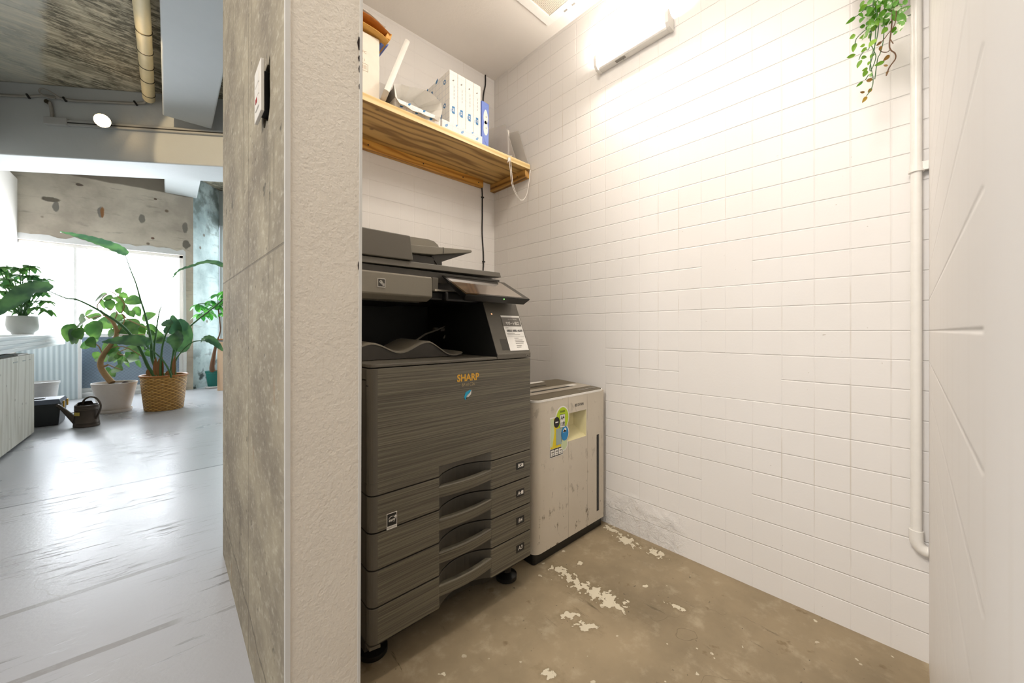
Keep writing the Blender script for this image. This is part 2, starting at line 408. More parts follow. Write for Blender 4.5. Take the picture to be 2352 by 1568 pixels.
def m_brushed():
    n = NT('brushed_grey_panel'); x, y, z = n.sep()
    zz = n.m_('ADD', z, n.m_('MULTIPLY', n.noise(1, 2, 0.5, n.map((7, 1, 20))), 0.006))
    v = n.comb(n.m_('MULTIPLY', x, 2.2), n.m_('MULTIPLY', y, 2.2), n.m_('MULTIPLY', zz, 360))
    a = n.noise(1, 3, 0.6, v)
    v2 = n.comb(n.m_('MULTIPLY', x, 5.0), 0.0, n.m_('MULTIPLY', zz, 620))
    b = n.noise(1, 2, 0.6, v2)
    h = n.m_('ADD', n.m_('MULTIPLY', a, 0.75), n.m_('MULTIPLY', b, 0.25))
    base = n.mix(n.rng(h, 0.34, 0.68), '#49443b', '#777160')
    return n.done(base, 0.42, 0.0, n.bump(h, 0.0012, 0.8))
def m_shredder():
    n = NT('scuffed_beige_plastic'); x, y, z = n.sep()
    a = n.noise(5, 5, 0.6)
    base = n.mix(a, '#c9bfae', '#d8cfbf')
    smu = n.m_('MULTIPLY', n.rng(n.noise(1, 5, 0.68, n.map((24, 24, 14))), 0.57, 0.66), n.rng(z, 0.02, 0.40, 1.0, 0.30))
    base = n.mix(smu, base, '#6e604a')
    scr = n.rng(n.noise(1, 3, 0.6, n.map((48, 48, 9), rot=(0, 0.5, 0))), 0.70, 0.73)
    base = n.mix(n.m_('MULTIPLY', scr, 0.55), base, '#6a5b44')
    run = n.m_('MULTIPLY', n.m_('MAXIMUM', n.line(n.m_('ADD', x, n.m_('MULTIPLY', n.noise(4, 2), 0.012)), 0.217, 0.0016), n.line(n.m_('ADD', x, n.m_('MULTIPLY', n.noise(4, 2), 0.012)), 0.357, 0.0014)), n.rng(n.noise(9, 2), 0.35, 0.5))
    base = n.mix(n.m_('MULTIPLY', run, 0.5), base, '#7c6d52')
    return n.done(base, 0.45, 0.0, n.bump(n.noise(200, 2), 0.0003, 0.4))
def m_corrugated():
    n = NT('corrugated_panel'); x, y, z = n.sep()
    s = n.m_('ADD', n.m_('MULTIPLY', n.m_('SINE', n.m_('MULTIPLY', x, 130)), 0.5), 0.5)
    return n.done(n.mix(s, '#a9b8bf', '#cdd8dc'), 0.4, 0.0, n.bump(s, 0.004, 0.8))
def m_wired_glass():
    n = NT('wired_frosted_glass'); x, y, z = n.sep()
    def ln(q, p): return n.rng(n.m_('SUBTRACT', 0.5, n.m_('ABSOLUTE', n.m_('SUBTRACT', n.m_('FRACT', n.m_('DIVIDE', q, p)), 0.5))), 0.0, 0.10, 1.0, 0.0)
    g = n.m_('MAXIMUM', ln(n.m_('ADD', x, z), 0.045), ln(n.m_('SUBTRACT', x, z), 0.045))
    base = n.mix(n.noise(2, 3), '#5d6d7e', '#8fa0b2')
    base = n.mix(n.m_('MULTIPLY', g, 0.5), base, '#39444f')
    return n.done(base, 0.28, 0.0, n.bump(g, 0.002, 0.6), Specular_IOR_Level=0.6)
def m_leaf(name, c1, c2, trans=0.35, variegated=None):
    n = NT(name)
    a = n.noise(7, 2); base = n.mix(n.rng(a, 0.35, 0.65), c1, c2)
    if variegated: base = n.mix(n.rng(n.noise(60, 3), 0.52, 0.6), base, variegated)
    m = n.done(base, 0.38, 0.0, n.bump(n.noise(60, 3), 0.001, 0.3))
    tr = n.t.nodes.new('ShaderNodeBsdfTranslucent'); n.L(base, tr.inputs['Color'])
    mx = n.t.nodes.new('ShaderNodeMixShader'); mx.inputs[0].default_value = trans
    n.L(n.b.outputs[0], mx.inputs[1]); n.L(tr.outputs[0], mx.inputs[2]); n.L(mx.outputs[0], n.out.inputs[0])
    return m
def m_weave():
    n = NT('woven_rattan'); x, y, z = n.sep()
    ang = n.m_('ARCTAN2', y, x)
    a = n.m_('MULTIPLY', ang, 20); row = n.m_('DIVIDE', z, 0.017)
    par = n.m_('MODULO', n.m_('FLOOR', row), 2.0)
    s = n.m_('SINE', n.m_('ADD', a, n.m_('MULTIPLY', par, PI)))
    r = n.m_('SINE', n.m_('MULTIPLY', n.m_('FRACT', row), PI))
    h = n.m_('MULTIPLY', r, n.rng(s, -1, 1, 0.45, 1.0, False))
    base = n.mix(n.rng(h, 0.15, 0.8), '#74470f', '#dfae5c')
    base = n.mix(n.m_('MULTIPLY', n.rng(n.noise(30, 3), 0.55, 0.7), 0.4), base, '#e6c183')
    return n.done(base, 0.45, 0.0, n.bump(h, 0.008, 0.9))
def m_ream(name, base_c, line_c, cell=0.031, shift=(0, 0, 0)):
    n = NT(name); p = n.sep(n.map(loc=shift))
    def ln(q): return n.rng(n.m_('SUBTRACT', 0.5, n.m_('ABSOLUTE', n.m_('SUBTRACT', n.m_('FRACT', n.m_('DIVIDE', q, cell)), 0.5))), 0.0, 0.045, 1.0, 0.0)
    geo = n.t.nodes.new('ShaderNodeNewGeometry').outputs['Normal']; nr = n.sep(geo)
    ax = [n.rng(n.m_('ABSOLUTE', nr[i]), 0.5, 0.8, 1.0, 0.0) for i in range(3)]
    g = 0.0
    for i in range(3):
        t = n.m_('MULTIPLY', ln(p[i]), ax[i]); g = t if i == 0 else n.m_('MAXIMUM', g, t)
    base = n.mix(n.m_('MULTIPLY', g, 0.55), base_c, line_c)
    return n.done(base, 0.5)

M = {}
M['tile_right'] = tile_mat('white_tile_right', 'y', 0.047, 0.0905, [(1.043,1.405,0.30,0.9504),(1.405,1.95,0.25,0.777),(0.408,0.589,1.1238,1.2972),(0.318,0.681,0.6903,0.8637),(0.408,0.589,0.2568,0.4302)])
M['tile_back'] = tile_mat('white_tile_back', 'x', 0.757, 0.0842, [], faint=True)
M['tile_near'] = tile_mat('white_tile_front', 'x', 0.36, 0.0905, [(-1.0, 0.365, -1, 4)], faint=False)
M['plaster'] = m_rough_paint('white_plaster', '#efe9e1', 0.0008, 90)
M['concrete'] = m_concrete_face()
M['pillar_paint'] = m_rough_paint('rough_cream_paint', '#e4dacb', 0.0036, 110)
M['bead'] = plain('pale_corner_bead', '#d4d1cb', 0.5)
M['far_concrete'] = m_wall_concrete('stained_shaded_wall_concrete')
M['side_concrete'] = m_wall_concrete('daylight_tinted_concrete', True)  # blue tint of daylight on this face is put into the colour
M['ceil_concrete'] = m_ceiling_concrete()
M['beam_paint'] = m_rough_paint('pale_grey_beam_paint', '#acafae', 0.003, 9)
M['white_paint'] = m_rough_paint('white_wall_paint', '#e2dcd4', 0.001, 60)
M['floor_pale'] = m_floor_pale()
M['floor_brown'] = m_floor_brown()
M['pine'] = m_wood('pine_board', 0, '#dcb46e', '#97703a', 40, 2.2)
M['pine_edge'] = m_wood('pine_edge', 0, '#efd9a6', '#d9b878', 70, 0.5)
M['pine_cleat'] = m_wood('pine_cleat', 0, '#dfa94f', '#ad7228', 60, 3.0)
M['pine_bracket'] = m_wood('pine_bracket', 1, '#cf9f55', '#7d5423', 60, 1.2)
M['brushed'] = m_brushed()
M['grey_plastic'] = plain('warm_grey_plastic', '#5b564c', 0.45, bump=0.0003, scale=260)
M['light_grey_plastic'] = plain('pale_grey_plastic', '#7e786b', 0.42, bump=0.0003, scale=260)
M['dark_plastic'] = plain('dark_grey_plastic', '#37332c', 0.42, bump=0.0003, scale=260)
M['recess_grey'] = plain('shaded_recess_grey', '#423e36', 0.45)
M['black_plastic'] = plain('black_plastic', '#12110f', 0.35)
M['cavity'] = plain('black_cavity_plastic', '#0d0c0a', 0.6)
M['screen'] = plain('glossy_screen_glass', '#d6d0ca', 0.06, 0.9)
M['bezel'] = plain('glossy_black_bezel', '#1d1a16', 0.1, IOR=1.7)
M['chrome'] = plain('silver_edge', '#b9b2a4', 0.25, 0.7)
M['gold'] = plain('gold_lettering', '#d9a53a', 0.4, 0.3)
M['dim_gold'] = plain('dim_gold_lettering', '#a5936a', 0.5)
M['label_black'] = plain('black_label', '#1a1917', 0.5)
M['white_print'] = plain('white_print', '#e6e2da', 0.5)
M['grey_print'] = plain('grey_print', '#8f8a82', 0.5)
M['black_print'] = plain('black_print', '#151412', 0.5)
M['paper'] = plain('white_paper', '#f1eee8', 0.6)
M['paper_grey'] = plain('grey_paper_band', '#77726b', 0.6)
M['teal'] = plain('teal_leaf_print', '#1e9cc0', 0.5)
M['green_led'] = emit('green_led', '#55ff30', 2.0)
M['orange_led'] = emit('orange_led', '#ff9a20', 0.6)
M['shred'] = m_shredder()
M['shred_top'] = plain('olive_grey_top', '#5f5541', 0.4)
M['shred_top_pale'] = plain('grey_top_strip', '#a79e8f', 0.4)
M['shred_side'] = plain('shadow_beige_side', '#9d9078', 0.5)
M['recess'] = plain('yellowed_recess', '#d9cfa0', 0.5, var=0.12, scale=18)
M['clear_bag'] = plain('cloudy_plastic', '#b8ad97', 0.3, Transmission_Weight=0.5, Alpha=0.7)
M['st_green'] = plain('lime_sticker', '#b8d21c', 0.5)
M['st_yellow'] = plain('yellow_sticker', '#e6cf16', 0.5)
M['st_blue'] = plain('blue_sticker', '#1e86c4', 0.5)
M['st_steel'] = plain('pale_steel_print', '#9fb3ae', 0.5)
M['st_pale'] = plain('pale_green_print', '#cdd9ae', 0.5)
M['metal_white'] = plain('white_enamel', '#eeebe5', 0.35)
M['tube_light'] = emit('lit_tube', '#fff5ea', 340.0)
M['lamp_light'] = emit('lit_spot_lens', '#ffd9a0', 40.0)
M['sky_pane'] = emit('daylit_pane', '#f0f7ff', 19.0)
M['fill_side'] = emit('fill_light_pane', '#f2f8ff', 1.5)  # glow of the added fill window
M['sky_pane_far'] = emit('daylit_pane_far', '#e6f6ff', 4.5)
M['frame_white'] = plain('white_window_frame', '#d9d9d9', 0.4)
M['frame_grey'] = plain('grey_window_frame', '#9b9b98', 0.4)
M['mesh_dark'] = plain('dark_vent_back', '#2e2515', 0.7)
M['pvc'] = plain('white_painted_pipe', '#f0ede7', 0.3)
M['cable_black'] = plain('black_cable', '#131313', 0.4)
M['cable_grey'] = plain('grey_cable', '#8b877f', 0.5)
M['cord_white'] = plain('white_cord', '#f0ece4', 0.6)
M['wrap'] = m_ream('grid_wrapped_ream', '#eeebe6', '#8e9ab8')
M['ream_end'] = m_ream('white_ream_end', '#f2efe9', '#c9ccd6', 0.05)
M['blue_print'] = plain('blue_logo_print', '#2f77ad', 0.5)
M['pale_blue_print'] = plain('pale_blue_print', '#7ba4cf', 0.5)
M['blue_pack'] = plain('periwinkle_pack', '#6f86d2', 0.45)
M['blue_dark'] = plain('dark_blue_fold', '#2f46a8', 0.45)
M['carton'] = plain('cream_carton', '#efe6d8', 0.6)
M['kraft'] = plain('kraft_envelope', '#d8a352', 0.6, var=0.12, scale=25)
M['kraft_in'] = plain('orange_envelope_inside', '#b0681a', 0.6)
M['bubble'] = plain('cloudy_bubble_wrap', '#d9d4cb', 0.25, Alpha=0.8, bump=0.003, scale=90)
M['acrylic'] = plain('clear_acrylic', '#e6dfd6', 0.2, Alpha=0.42)
M['corrugated'] = m_corrugated()
M['wired'] = m_wired_glass()
M['white_ceramic'] = plain('white_ceramic', '#dcdad8', 0.3)
M['cream_ceramic'] = plain('cream_ceramic', '#d8cdc2', 0.3)
M['soil'] = plain('dark_soil', '#2a1a14', 0.9, bump=0.01, scale=60)
M['weave'] = m_weave()
M['rim'] = plain('brown_rattan_rim', '#a8692a', 0.5)
M['can'] = plain('brown_grey_tin', '#4a4038', 0.4, 0.5)
M['brass'] = plain('brass_plate', '#c4ae55', 0.35, 0.6)
M['green_pot'] = plain('teal_green_pot', '#0f6b62', 0.4)
M['table_wood'] = m_wood('pale_table_wood', 2, '#d8b899', '#b68f6c', 30, 0.6)
M['cab_wood'] = m_wood('whitewashed_plywood', 2, '#dad6ca', '#c3bdae', 24, 1.6)
M['counter'] = m_wood('white_layered_board', 1, '#e6e9e8', '#c9d2d4', 50, 0.2)
M['ficus_leaf'] = m_leaf('ficus_leaf', '#3a5f2c', '#688f45', 0.42)
M['streli_leaf'] = m_leaf('strelitzia_leaf', '#395c40', '#5b8450', 0.34)
M['schef_leaf'] = m_leaf('schefflera_leaf', '#37683a', '#6a9a4c', 0.45)
M['money_leaf'] = m_leaf('money_tree_leaf', '#2d742e', '#58ac3a', 0.45)
M['ivy_leaf'] = m_leaf('ivy_leaf', '#4f8a1a', '#a3cc4e', 0.35)
M['ivy_pale'] = m_leaf('variegated_ivy_leaf', '#6fa84a', '#a8cf86', 0.3, '#eef2dc')
M['ivy_brown'] = m_leaf('brown_ivy_leaf', '#7a5420', '#a98a2c', 0.25)
M['stem_green'] = plain('green_stem', '#3f6a35', 0.5)
M['stem_brown'] = plain('brown_stem', '#6a4a30', 0.6)
M['bark'] = plain('tan_bark', '#a4825a', 0.8, var=0.2, scale=40, bump=0.004)
M['dry_husk'] = plain('dry_brown_husk', '#8d6238', 0.7)
M['duct'] = plain('cream_wrapped_duct', '#d9c9a0', 0.6, var=0.1, scale=12)
M['wire'] = plain('dark_wire', '#4a4234', 0.4, 0.6)
M['red'] = plain('red_switch', '#a02a2a', 0.4)
M['switch_white'] = plain('white_switch_plate', '#e4ded4', 0.35)
M['toolbox_black'] = plain('black_toolbox', '#14181a', 0.4)
M['toolbox_lid'] = plain('slate_toolbox_lid', '#59606f', 0.35)
M['yellow'] = plain('yellow_latch', '#d9a520', 0.4)

# ------------------------------------------------------------------ sizes of the place
UR, VB, VN = 1.595, 1.90, -0.0285      # tiled right wall, back wall, near wall of the alcove
ZC, ZH = 2.616, 3.49                   # alcove ceiling, main room ceiling
PU0, PU1, PV0 = 0.171, 0.3205, 0.85    # concrete wall end

# ------------------------------------------------------------------ SETTING
m = MB(); m.box(-2.7, 0.245, -3.1, 9.6, -0.12, 0.0); m.box(0.245, 3.4, 1.98, 9.6, -0.12, 0.0); m.box(0.245, 3.4, -3.1, -0.12, -0.12, 0.0)
struct(m.build('floor', M['floor_pale']), 'worn pale grey painted floor of the main room')
m = MB(); m.box(0.245, 1.72, -0.12, 1.98, -0.12, 0.0)
struct(m.build('floor_alcove', M['floor_brown']), 'brown scuffed concrete floor of the alcove')
m = MB(); m.box(UR, UR + 0.12, -0.15, VB + 0.1, 0.0, 2.75); struct(m.build('wall_right', M['tile_right']), 'white tiled wall with a tube lamp')
m = MB(); m.box(0.26, UR, VB, VB + 0.1, 0.0, 2.75); struct(m.build('wall_back', M['tile_back']), 'white tiled wall behind the copier')
m = MB(); m.box(0.10, UR, VN - 0.14, VN, 0.0, 2.75); struct(m.build('wall_front', M['tile_near']), 'white tiled wall close to the camera at right')
m = MB(); m.box(PU1 - 0.02, UR, VN, VB, ZC, ZC + 0.12); struct(m.build('ceiling_alcove', M['plaster']), 'white plaster ceiling of the alcove')
# wall end: raw concrete left face with the chipped hole, cream painted end
m = MB(); bm = m.bm
zt = 3.49
outer = [(PV0, 0.0), (2.0, 0.0), (2.0, zt), (PV0, zt)]
hole = [(1.000,1.570),(1.006,1.585),(1.018,1.568),(1.03,1.575),(1.05,1.572),(1.072,1.578),(1.082,1.56),(1.084,1.47),(1.080,1.447),(1.060,1.438),(1.045,1.450),(1.025,1.440),(1.012,1.452),(1.004,1.464),(0.999,1.490),(1.002,1.53)]
ov = [bm.verts.new((PU0, y, z)) for y, z in outer]; hv = [bm.verts.new((PU0, y, z)) for y, z in hole]
es = [bm.edges.new((ov[i], ov[(i+1) % 4])) for i in range(4)] + [bm.edges.new((hv[i], hv[(i+1) % len(hv)])) for i in range(len(hv))]
bmesh.ops.triangle_fill(bm, use_beauty=True, use_dissolve=False, edges=es)
hb = [bm.verts.new((PU0 + 0.045, y, z)) for y, z in hole]
for i in range(len(hole)):
    j = (i + 1) % len(hole); bm.faces.new((hv[i], hv[j], hb[j], hb[i]))
bm.faces.new(hb)
for f in bm.faces: f.material_index = 0
R0, R1 = 0.3165, 0.3290
m.face([(PU0, PV0, 0), (R0, PV0, 0), (R1, PV0, zt), (PU0, PV0, zt)], 1)
m.face([(R0, PV0, 0), (R0, VB, 0), (R1, VB, zt), (R1, PV0, zt)], 1)
m.face([(PU0, 2.0, 0), (PU0, 2.0, zt), (0.30, 2.0, zt), (0.30, 2.0, 0)], 0)
m.face([(PU0, PV0, zt), (R1, PV0, zt), (R1, 2.0, zt), (PU0, 2.0, zt)], 1)
struct(m.build('wall_left', [M['concrete'], M['pillar_paint']]), 'wall end with a raw concrete side and a cream painted end')
m = MB(); m.box(PU0 - 0.0015, PU0 + 0.009, PV0 - 0.002, PV0 + 0.003, 0, 3.45); struct(m.build('trim_1', M['bead'], bevel=0.001), 'pale bead on the left corner of the wall end')
m = MB(); m.hexa([(R0-0.005, PV0-0.0018, 0),(R0+0.0012, PV0-0.0018, 0),(R0+0.0012, PV0+0.004, 0),(R0-0.005, PV0+0.004, 0),(R1-0.005, PV0-0.0018, 3.45),(R1+0.0012, PV0-0.0018, 3.45),(R1+0.0012, PV0+0.004, 3.45),(R1-0.005, PV0+0.004, 3.45)])
struct(m.build('trim_2', M['bead']), 'pale bead on the right corner of the wall end')

for k, (z0_, z1_, w_) in enumerate(((1.585, 1.612, 0.006), (1.560, 1.570, 0.004), (1.535, 1.547, 0.003), (1.498, 1.506, 0.0025), (1.09, 1.105, 0.003))):
    m = MB(); xr = R0 + (R1 - R0)*z0_/zt - 0.0045; zm = (z0_ + z1_)/2
    m.prism([(xr, z0_), (xr, z1_), (xr - w_*0.4, z1_ + 0.002), (xr - w_, zm), (xr - w_*0.5, z0_ - 0.003)], 'y', PV0 - 0.0006, PV0 + 0.002)
    struct(m.build('edge_chip', M['soil']), 'dark chip in the plaster beside the corner bead')

# main room ceiling and beams
m = MB(); m.box(-2.7, 3.4, -3.1, 9.6, ZH, ZH + 0.15); struct(m.build('ceiling', M['ceil_concrete']), 'board marked stained concrete ceiling of the main room')
bd = Vector((0.822, -0.569, 0)); bn = Vector((0.569, 0.822, 0))
b0 = Vector((-0.036, 5.453, 0))
def along(s, t, z): p = b0 + bd * s + bn * t; return (p.x, p.y, z)
m = MB(); m.hexa([along(-3.2,0,2.744), along(4.0,0,2.744), along(4.0,0.47,2.744), along(-3.2,0.47,2.744), along(-3.2,0,ZH), along(4.0,0,ZH), along(4.0,0.47,ZH), along(-3.2,0.47,ZH)])
struct(m.build('beam', M['beam_paint'], bevel=0.012), 'pale grey concrete beam crossing the main room')
m = MB(); m.box(-0.042, 0.345, 0.6, 5.16, 3.13, ZH)
struct(m.build('beam', M['beam_paint'], bevel=0.012), 'pale concrete beam running along the room towards the window')
m = MB(); m.box(-0.042, 0.345, 5.86, 8.02, 3.13, ZH)
struct(m.build('beam', M['beam_paint'], bevel=0.012), 'pale concrete beam between the cross beam and the window wall')

# window wall, far end of the main room
VW = 8.0
WU0, WU1, WZ0, WZ1 = -1.50, 0.175, 0.06, 2.17
m = MB()
m.box(-2.7, WU0, VW, VW + 0.2, 0, ZH); m.box(WU1, 0.30, VW, VW + 0.2, 0, ZH)
m.box(WU0, WU1, VW, VW + 0.2, WZ1, ZH); m.box(WU0, WU1, VW, VW + 0.2, 0, WZ0)
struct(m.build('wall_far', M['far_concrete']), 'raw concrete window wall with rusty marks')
# white plaster reveal band round the window
m = MB(); pts = []
xs = [WU0 + i * (WU1 - WU0) / 22 for i in range(23)]
rnd = random.Random(3)
top = [(x, WZ1 + 0.055 + 0.05 * rnd.random()) for x in xs]
m.prism([(WU0, WZ1)] + top + [(WU1 + 0.03, WZ1 + 0.06), (WU1 + 0.045, 0.5), (WU1 + 0.035, 0.0), (WU1, 0.0), (WU1, WZ1)], 'y', VW - 0.006, VW + 0.01)
struct(m.build('trim_3', M['frame_white']), 'ragged white plaster band round the far window')
w = thing('window_1', (WU0, VW, 0), 'wide white framed window behind the plants', 'window'); w['kind'] = 'structure'; del w['category']
m = MB(); fr = 0.045
for (x0, x1, z0, z1) in ((WU0, WU1, WZ1 - fr, WZ1), (WU0, WU0 + fr, WZ0, WZ1), (WU1 - fr, WU1, WZ0, WZ1), (WU0, WU1, WZ0, WZ0 + 0.07), (WU0, WU1, 0.86, 0.915)):
    m.box(x0, x1, VW + 0.06, VW + 0.12, z0, z1)
m.build('window_frame', M['frame_white'], w, bevel=0.004)
m = MB(); m.box(-0.985, -0.955, VW + 0.065, VW + 0.115, 0.915, WZ1 - fr); m.build('mullion', M['frame_white'], w)
m = MB(); m.box(WU0 + fr, -0.985, VW + 0.085, VW + 0.095, 0.915, WZ1 - fr); m.build('upper_pane', M['sky_pane'], w)
m = MB(); m.box(-0.955, WU1 - fr, VW + 0.085, VW + 0.095, 0.915, WZ1 - fr); m.build('upper_pane', M['sky_pane'], w)
m = MB(); m.box(WU0 + fr, WU1 - fr, VW + 0.085, VW + 0.095, WZ0 + 0.07, 0.86); m.build('lower_pane', M['wired'], w)['label'] = 'slate blue wired glass lower pane'
m = MB(); m.box(WU0, WU1 + 0.02, VW - 0.03, VW + 0.06, WZ0 - 0.02, WZ0 + 0.01); m.box(WU0, WU1 + 0.02, VW - 0.015, VW, 0.0, WZ0 - 0.02); m.build('sill', M['frame_white'], w, bevel=0.003)
# return wall beside the window and the second window beyond it
c0 = Vector((0.30, VW, 0)); rd = Vector((0.570, 0.821, 0)); c1 = c0 + rd * 0.66
m = MB(); q = Vector((0.821, -0.570, 0)) * -0.12
m.hexa([c0, c1, c1 + q, c0 + q + Vector((0, 0.12, 0)), c0 + Vector((0,0,ZH)), c1 + Vector((0,0,ZH)), c1 + q + Vector((0,0,ZH)), c0 + q + Vector((0,0.12,ZH))])
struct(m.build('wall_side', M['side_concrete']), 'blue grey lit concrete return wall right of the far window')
wd = Vector((0.822, -0.569, 0)); wn = Vector((0.569, 0.822, 0))
def wp(s, t, z): p = c1 + wd * s + wn * t; return (p.x, p.y, z)
def wbox(m, s0, s1, t0, t1, z0, z1, mi=0): m.hexa([wp(s0,t0,z0),wp(s1,t0,z0),wp(s1,t1,z0),wp(s0,t1,z0),wp(s0,t0,z1),wp(s1,t0,z1),wp(s1,t1,z1),wp(s0,t1,z1)], mi)
m = MB(); wbox(m, -0.1, 3.0, 0, 0.15, 2.86, ZH); wbox(m, -0.1, 3.0, 0, 0.15, 0, 0.45)
struct(m.build('wall_far_right', M['beam_paint']), 'pale wall above and under the second window')
w = thing('window_2', wp(0, 0, 0.45), 'bright second window behind the wooden table', 'window'); w['kind'] = 'structure'; del w['category']
m = MB(); wbox(m, 0.0, 2.9, 0.02, 0.06, 0.45, 0.50); wbox(m, 0.0, 2.9, 0.02, 0.06, 2.80, 2.86); wbox(m, 0.0, 0.05, 0.02, 0.06, 0.5, 2.8); m.build('window_frame', M['frame_white'], w)
m = MB(); wbox(m, 0.05, 2.9, 0.03, 0.04, 0.50, 2.80); m.build('pane', M['sky_pane_far'], w)
# left hand partition, unseen walls that close the room
m = MB(); m.box(-1.60, -1.455, 3.3, VW, 0, 2.95); struct(m.build('wall_partition', M['white_paint'], bevel=0.006), 'white partition wall left of the far window')
m = MB(); m.box(-2.8, -2.7, -3.1, 9.6, 0, 0.7); m.box(-2.8, -2.7, -3.1, 9.6, 2.6, ZH); m.box(-2.8, -2.7, -3.1, -1.6, 0.7, 2.6); m.box(-2.8, -2.7, 3.6, 9.6, 0.7, 2.6)
struct(m.build('wall_outer_left', M['white_paint']), 'white outer wall of the main room')
w = thing('unseen_fill_window', (-2.75, 1.0, 0.7), 'large unseen window added left of the camera for fill light', 'window'); w['kind'] = 'structure'; del w['category']  # unseen window added as fill light for the wall end and near floor
m = MB(); m.box(-2.74, -2.70, -1.6, 3.6, 0.7, 0.76); m.box(-2.74, -2.70, -1.6, 3.6, 2.54, 2.6); m.box(-2.74, -2.70, 0.97, 1.03, 0.76, 2.54); m.build('window_frame', M['frame_white'], w)
m = MB(); m.box(-2.76, -2.745, -1.6, 3.6, 0.7, 2.6); m.build('pane', M['fill_side'], w)
m = MB(); m.box(-2.8, 3.5, -3.2, -3.1, 0, ZH); struct(m.build('wall_rear', M['white_paint']), 'white wall behind the camera')
m = MB(); m.box(3.4, 3.5, -3.1, 9.6, 0, ZH); struct(m.build('wall_outer_right', M['white_paint']), 'white outer wall on the far right')
m = MB(); m.box(0.335, UR + 0.12, -0.15, VB + 0.1, 2.75, ZH); struct(m.build('wall_upper', M['white_paint']), 'white wall above the alcove')

# ------------------------------------------------------------------ COPIER
CL, CR, CV = 0.394, 1.009, 0.985
cop = thing('photocopier', (0.70, 1.30, 0), 'large dark grey office photocopier with four paper drawers under the wooden shelf', 'photocopier')
def plan(u0, u1, recess=True, back=1.09, round_left=True):
    p = []
    if round_left: p += [(u0 + 0.022 * (1 - math.cos(a)), CV + 0.022 * (1 - math.sin(a))) for a in [i * PI / 12 for i in range(7)]]
    else: p += [(u0, CV)]
    if recess:
        p += [(0.607, CV)]
        for i in range(13):
            t = i / 12; p.append((0.610 + 0.203 * t, CV + 0.003 + 0.036 * math.sin(PI * t) ** 0.8))
        p += [(0.816, CV)]
    p += [(u1 - 0.002, CV), (u1, CV + 0.003), (u1, back), (u0, back)]
    return p
def panel(name, z0, z1, recess, parent=cop):
    m = MB(); pl = plan(CL, CR - 0.002, recess); m.prism(pl, 'z', z0, z1)
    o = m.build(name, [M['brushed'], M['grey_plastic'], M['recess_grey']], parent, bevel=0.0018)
    for p in o.data.polygons:
        c = p.center; ux = c.x + 0.70; vy = c.y + 1.30
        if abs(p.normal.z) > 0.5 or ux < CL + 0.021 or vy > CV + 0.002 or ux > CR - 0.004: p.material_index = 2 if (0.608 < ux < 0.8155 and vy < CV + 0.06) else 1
    return o
panel('front_cover', 0.536, 0.848, False)
m = MB(); pl = plan(CL, CR - 0.002, True); m.prism(pl, 'z', 0.506, 0.5365)
lo = m.build('front_cover_skirt', [M['brushed'], M['grey_plastic']], cop)
for p in lo.data.polygons:
    ux = p.center.x + 0.70; vy = p.center.y + 1.30
    if abs(p.normal.z) > 0.5 or ux < CL + 0.021 or vy > CV + 0.002: p.material_index = 1
for k, (size, icon) in enumerate((('B5', True), ('A4', True), ('B4', False), ('A3', False))):
    zt_ = 0.5025 - 0.1008 * k; zb_ = zt_ - 0.0975
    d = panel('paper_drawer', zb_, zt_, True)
    # pull bar across the recess
    m = MB(); zc = zb_ + 0.051
    prof = [(0.976, zc - 0.0165), (0.9735, zc + 0.0150), (0.9765, zc + 0.0185), (0.990, zc + 0.0185), (0.990, zc + 0.0125), (0.9815, zc + 0.0100), (0.984, zc - 0.0150), (0.981, zc - 0.0180)]
    R = []
    for i in range(11):
        t = i / 10; u = 0.6065 + 0.2085 * t; bow = 0.007 - 0.010 * math.sin(PI * t)
        R.append([(u, v + bow + 0.004, z) for v, z in prof])
    m.rings(R)
    m.build('handle', M['brushed'], d, smooth=20)
    m = MB(); m.box(0.932, 0.971, CV - 0.0012, CV + 0.001, zb_ + 0.038, zb_ + 0.064); lab = m.build('size_label', M['label_black'], d)
    m = MB(); m.add_mesh(text_mesh(size, 0.019, 0.12, 0.0003), frame((0.948 if icon else 0.951, CV - 0.0016, zb_ + 0.051), (1,0,0), (0,0,1)))
    if icon:
        m.prism([(0.958,zb_+0.045),(0.966,zb_+0.045),(0.966,zb_+0.057),(0.958,zb_+0.057)], 'y', CV-0.0017, CV-0.0013)
    m.build('lettering', M['white_print'], lab)
# body behind the panels, plinth and feet
m = MB(); m.box(CL + 0.003, CR - 0.006, 1.085, 1.70, 0.085, 0.845); b = m.build('body', M['grey_plastic'], cop, bevel=0.004)
m = MB()
m.box(CL, CL + 0.0014, 1.012, 1.70, 0.815, 0.818); m.box(CL, CL + 0.0014, 1.0115, 1.0135, 0.10, 0.845); m.box(CL, CL+0.0014, 0.998, 1.012, 0.80, 0.803)
m.box(CL + 0.0015, CL + 0.0035, 1.0, 1.70, 0.40, 0.403)
m.build('side_seams', M['cavity'], b)
m = MB(); m.prism([(CL+0.004, 1.03), (0.60, 1.03), (0.65, 1.05), (0.77, 1.05), (0.81, 1.03), (CR-0.01, 1.03), (CR-0.01, 1.69), (CL+0.004, 1.69)], 'z', 0.062, 0.10); m.build('plinth', M['black_plastic'], cop)
m = MB(); m.prism([(CL+0.002, 0.992), (CL+0.03, 0.986), (CL+0.03, 1.02), (CL+0.002, 1.02)], 'z', 0.090, 0.0985); m.build('corner_skirt', M['grey_plastic'], cop)
for (fx, fy) in ((0.445, 1.085), (0.955, 1.065), (0.445, 1.63), (0.955, 1.63)):
    m = MB(); m.lathe([(0.034, 0.0), (0.040, 0.004), (0.040, 0.018), (0.030, 0.024), (0.018, 0.03), (0.018, 0.064)], (fx, fy, 0), 24); m.build('foot', M['black_plastic'], cop, smooth=40)
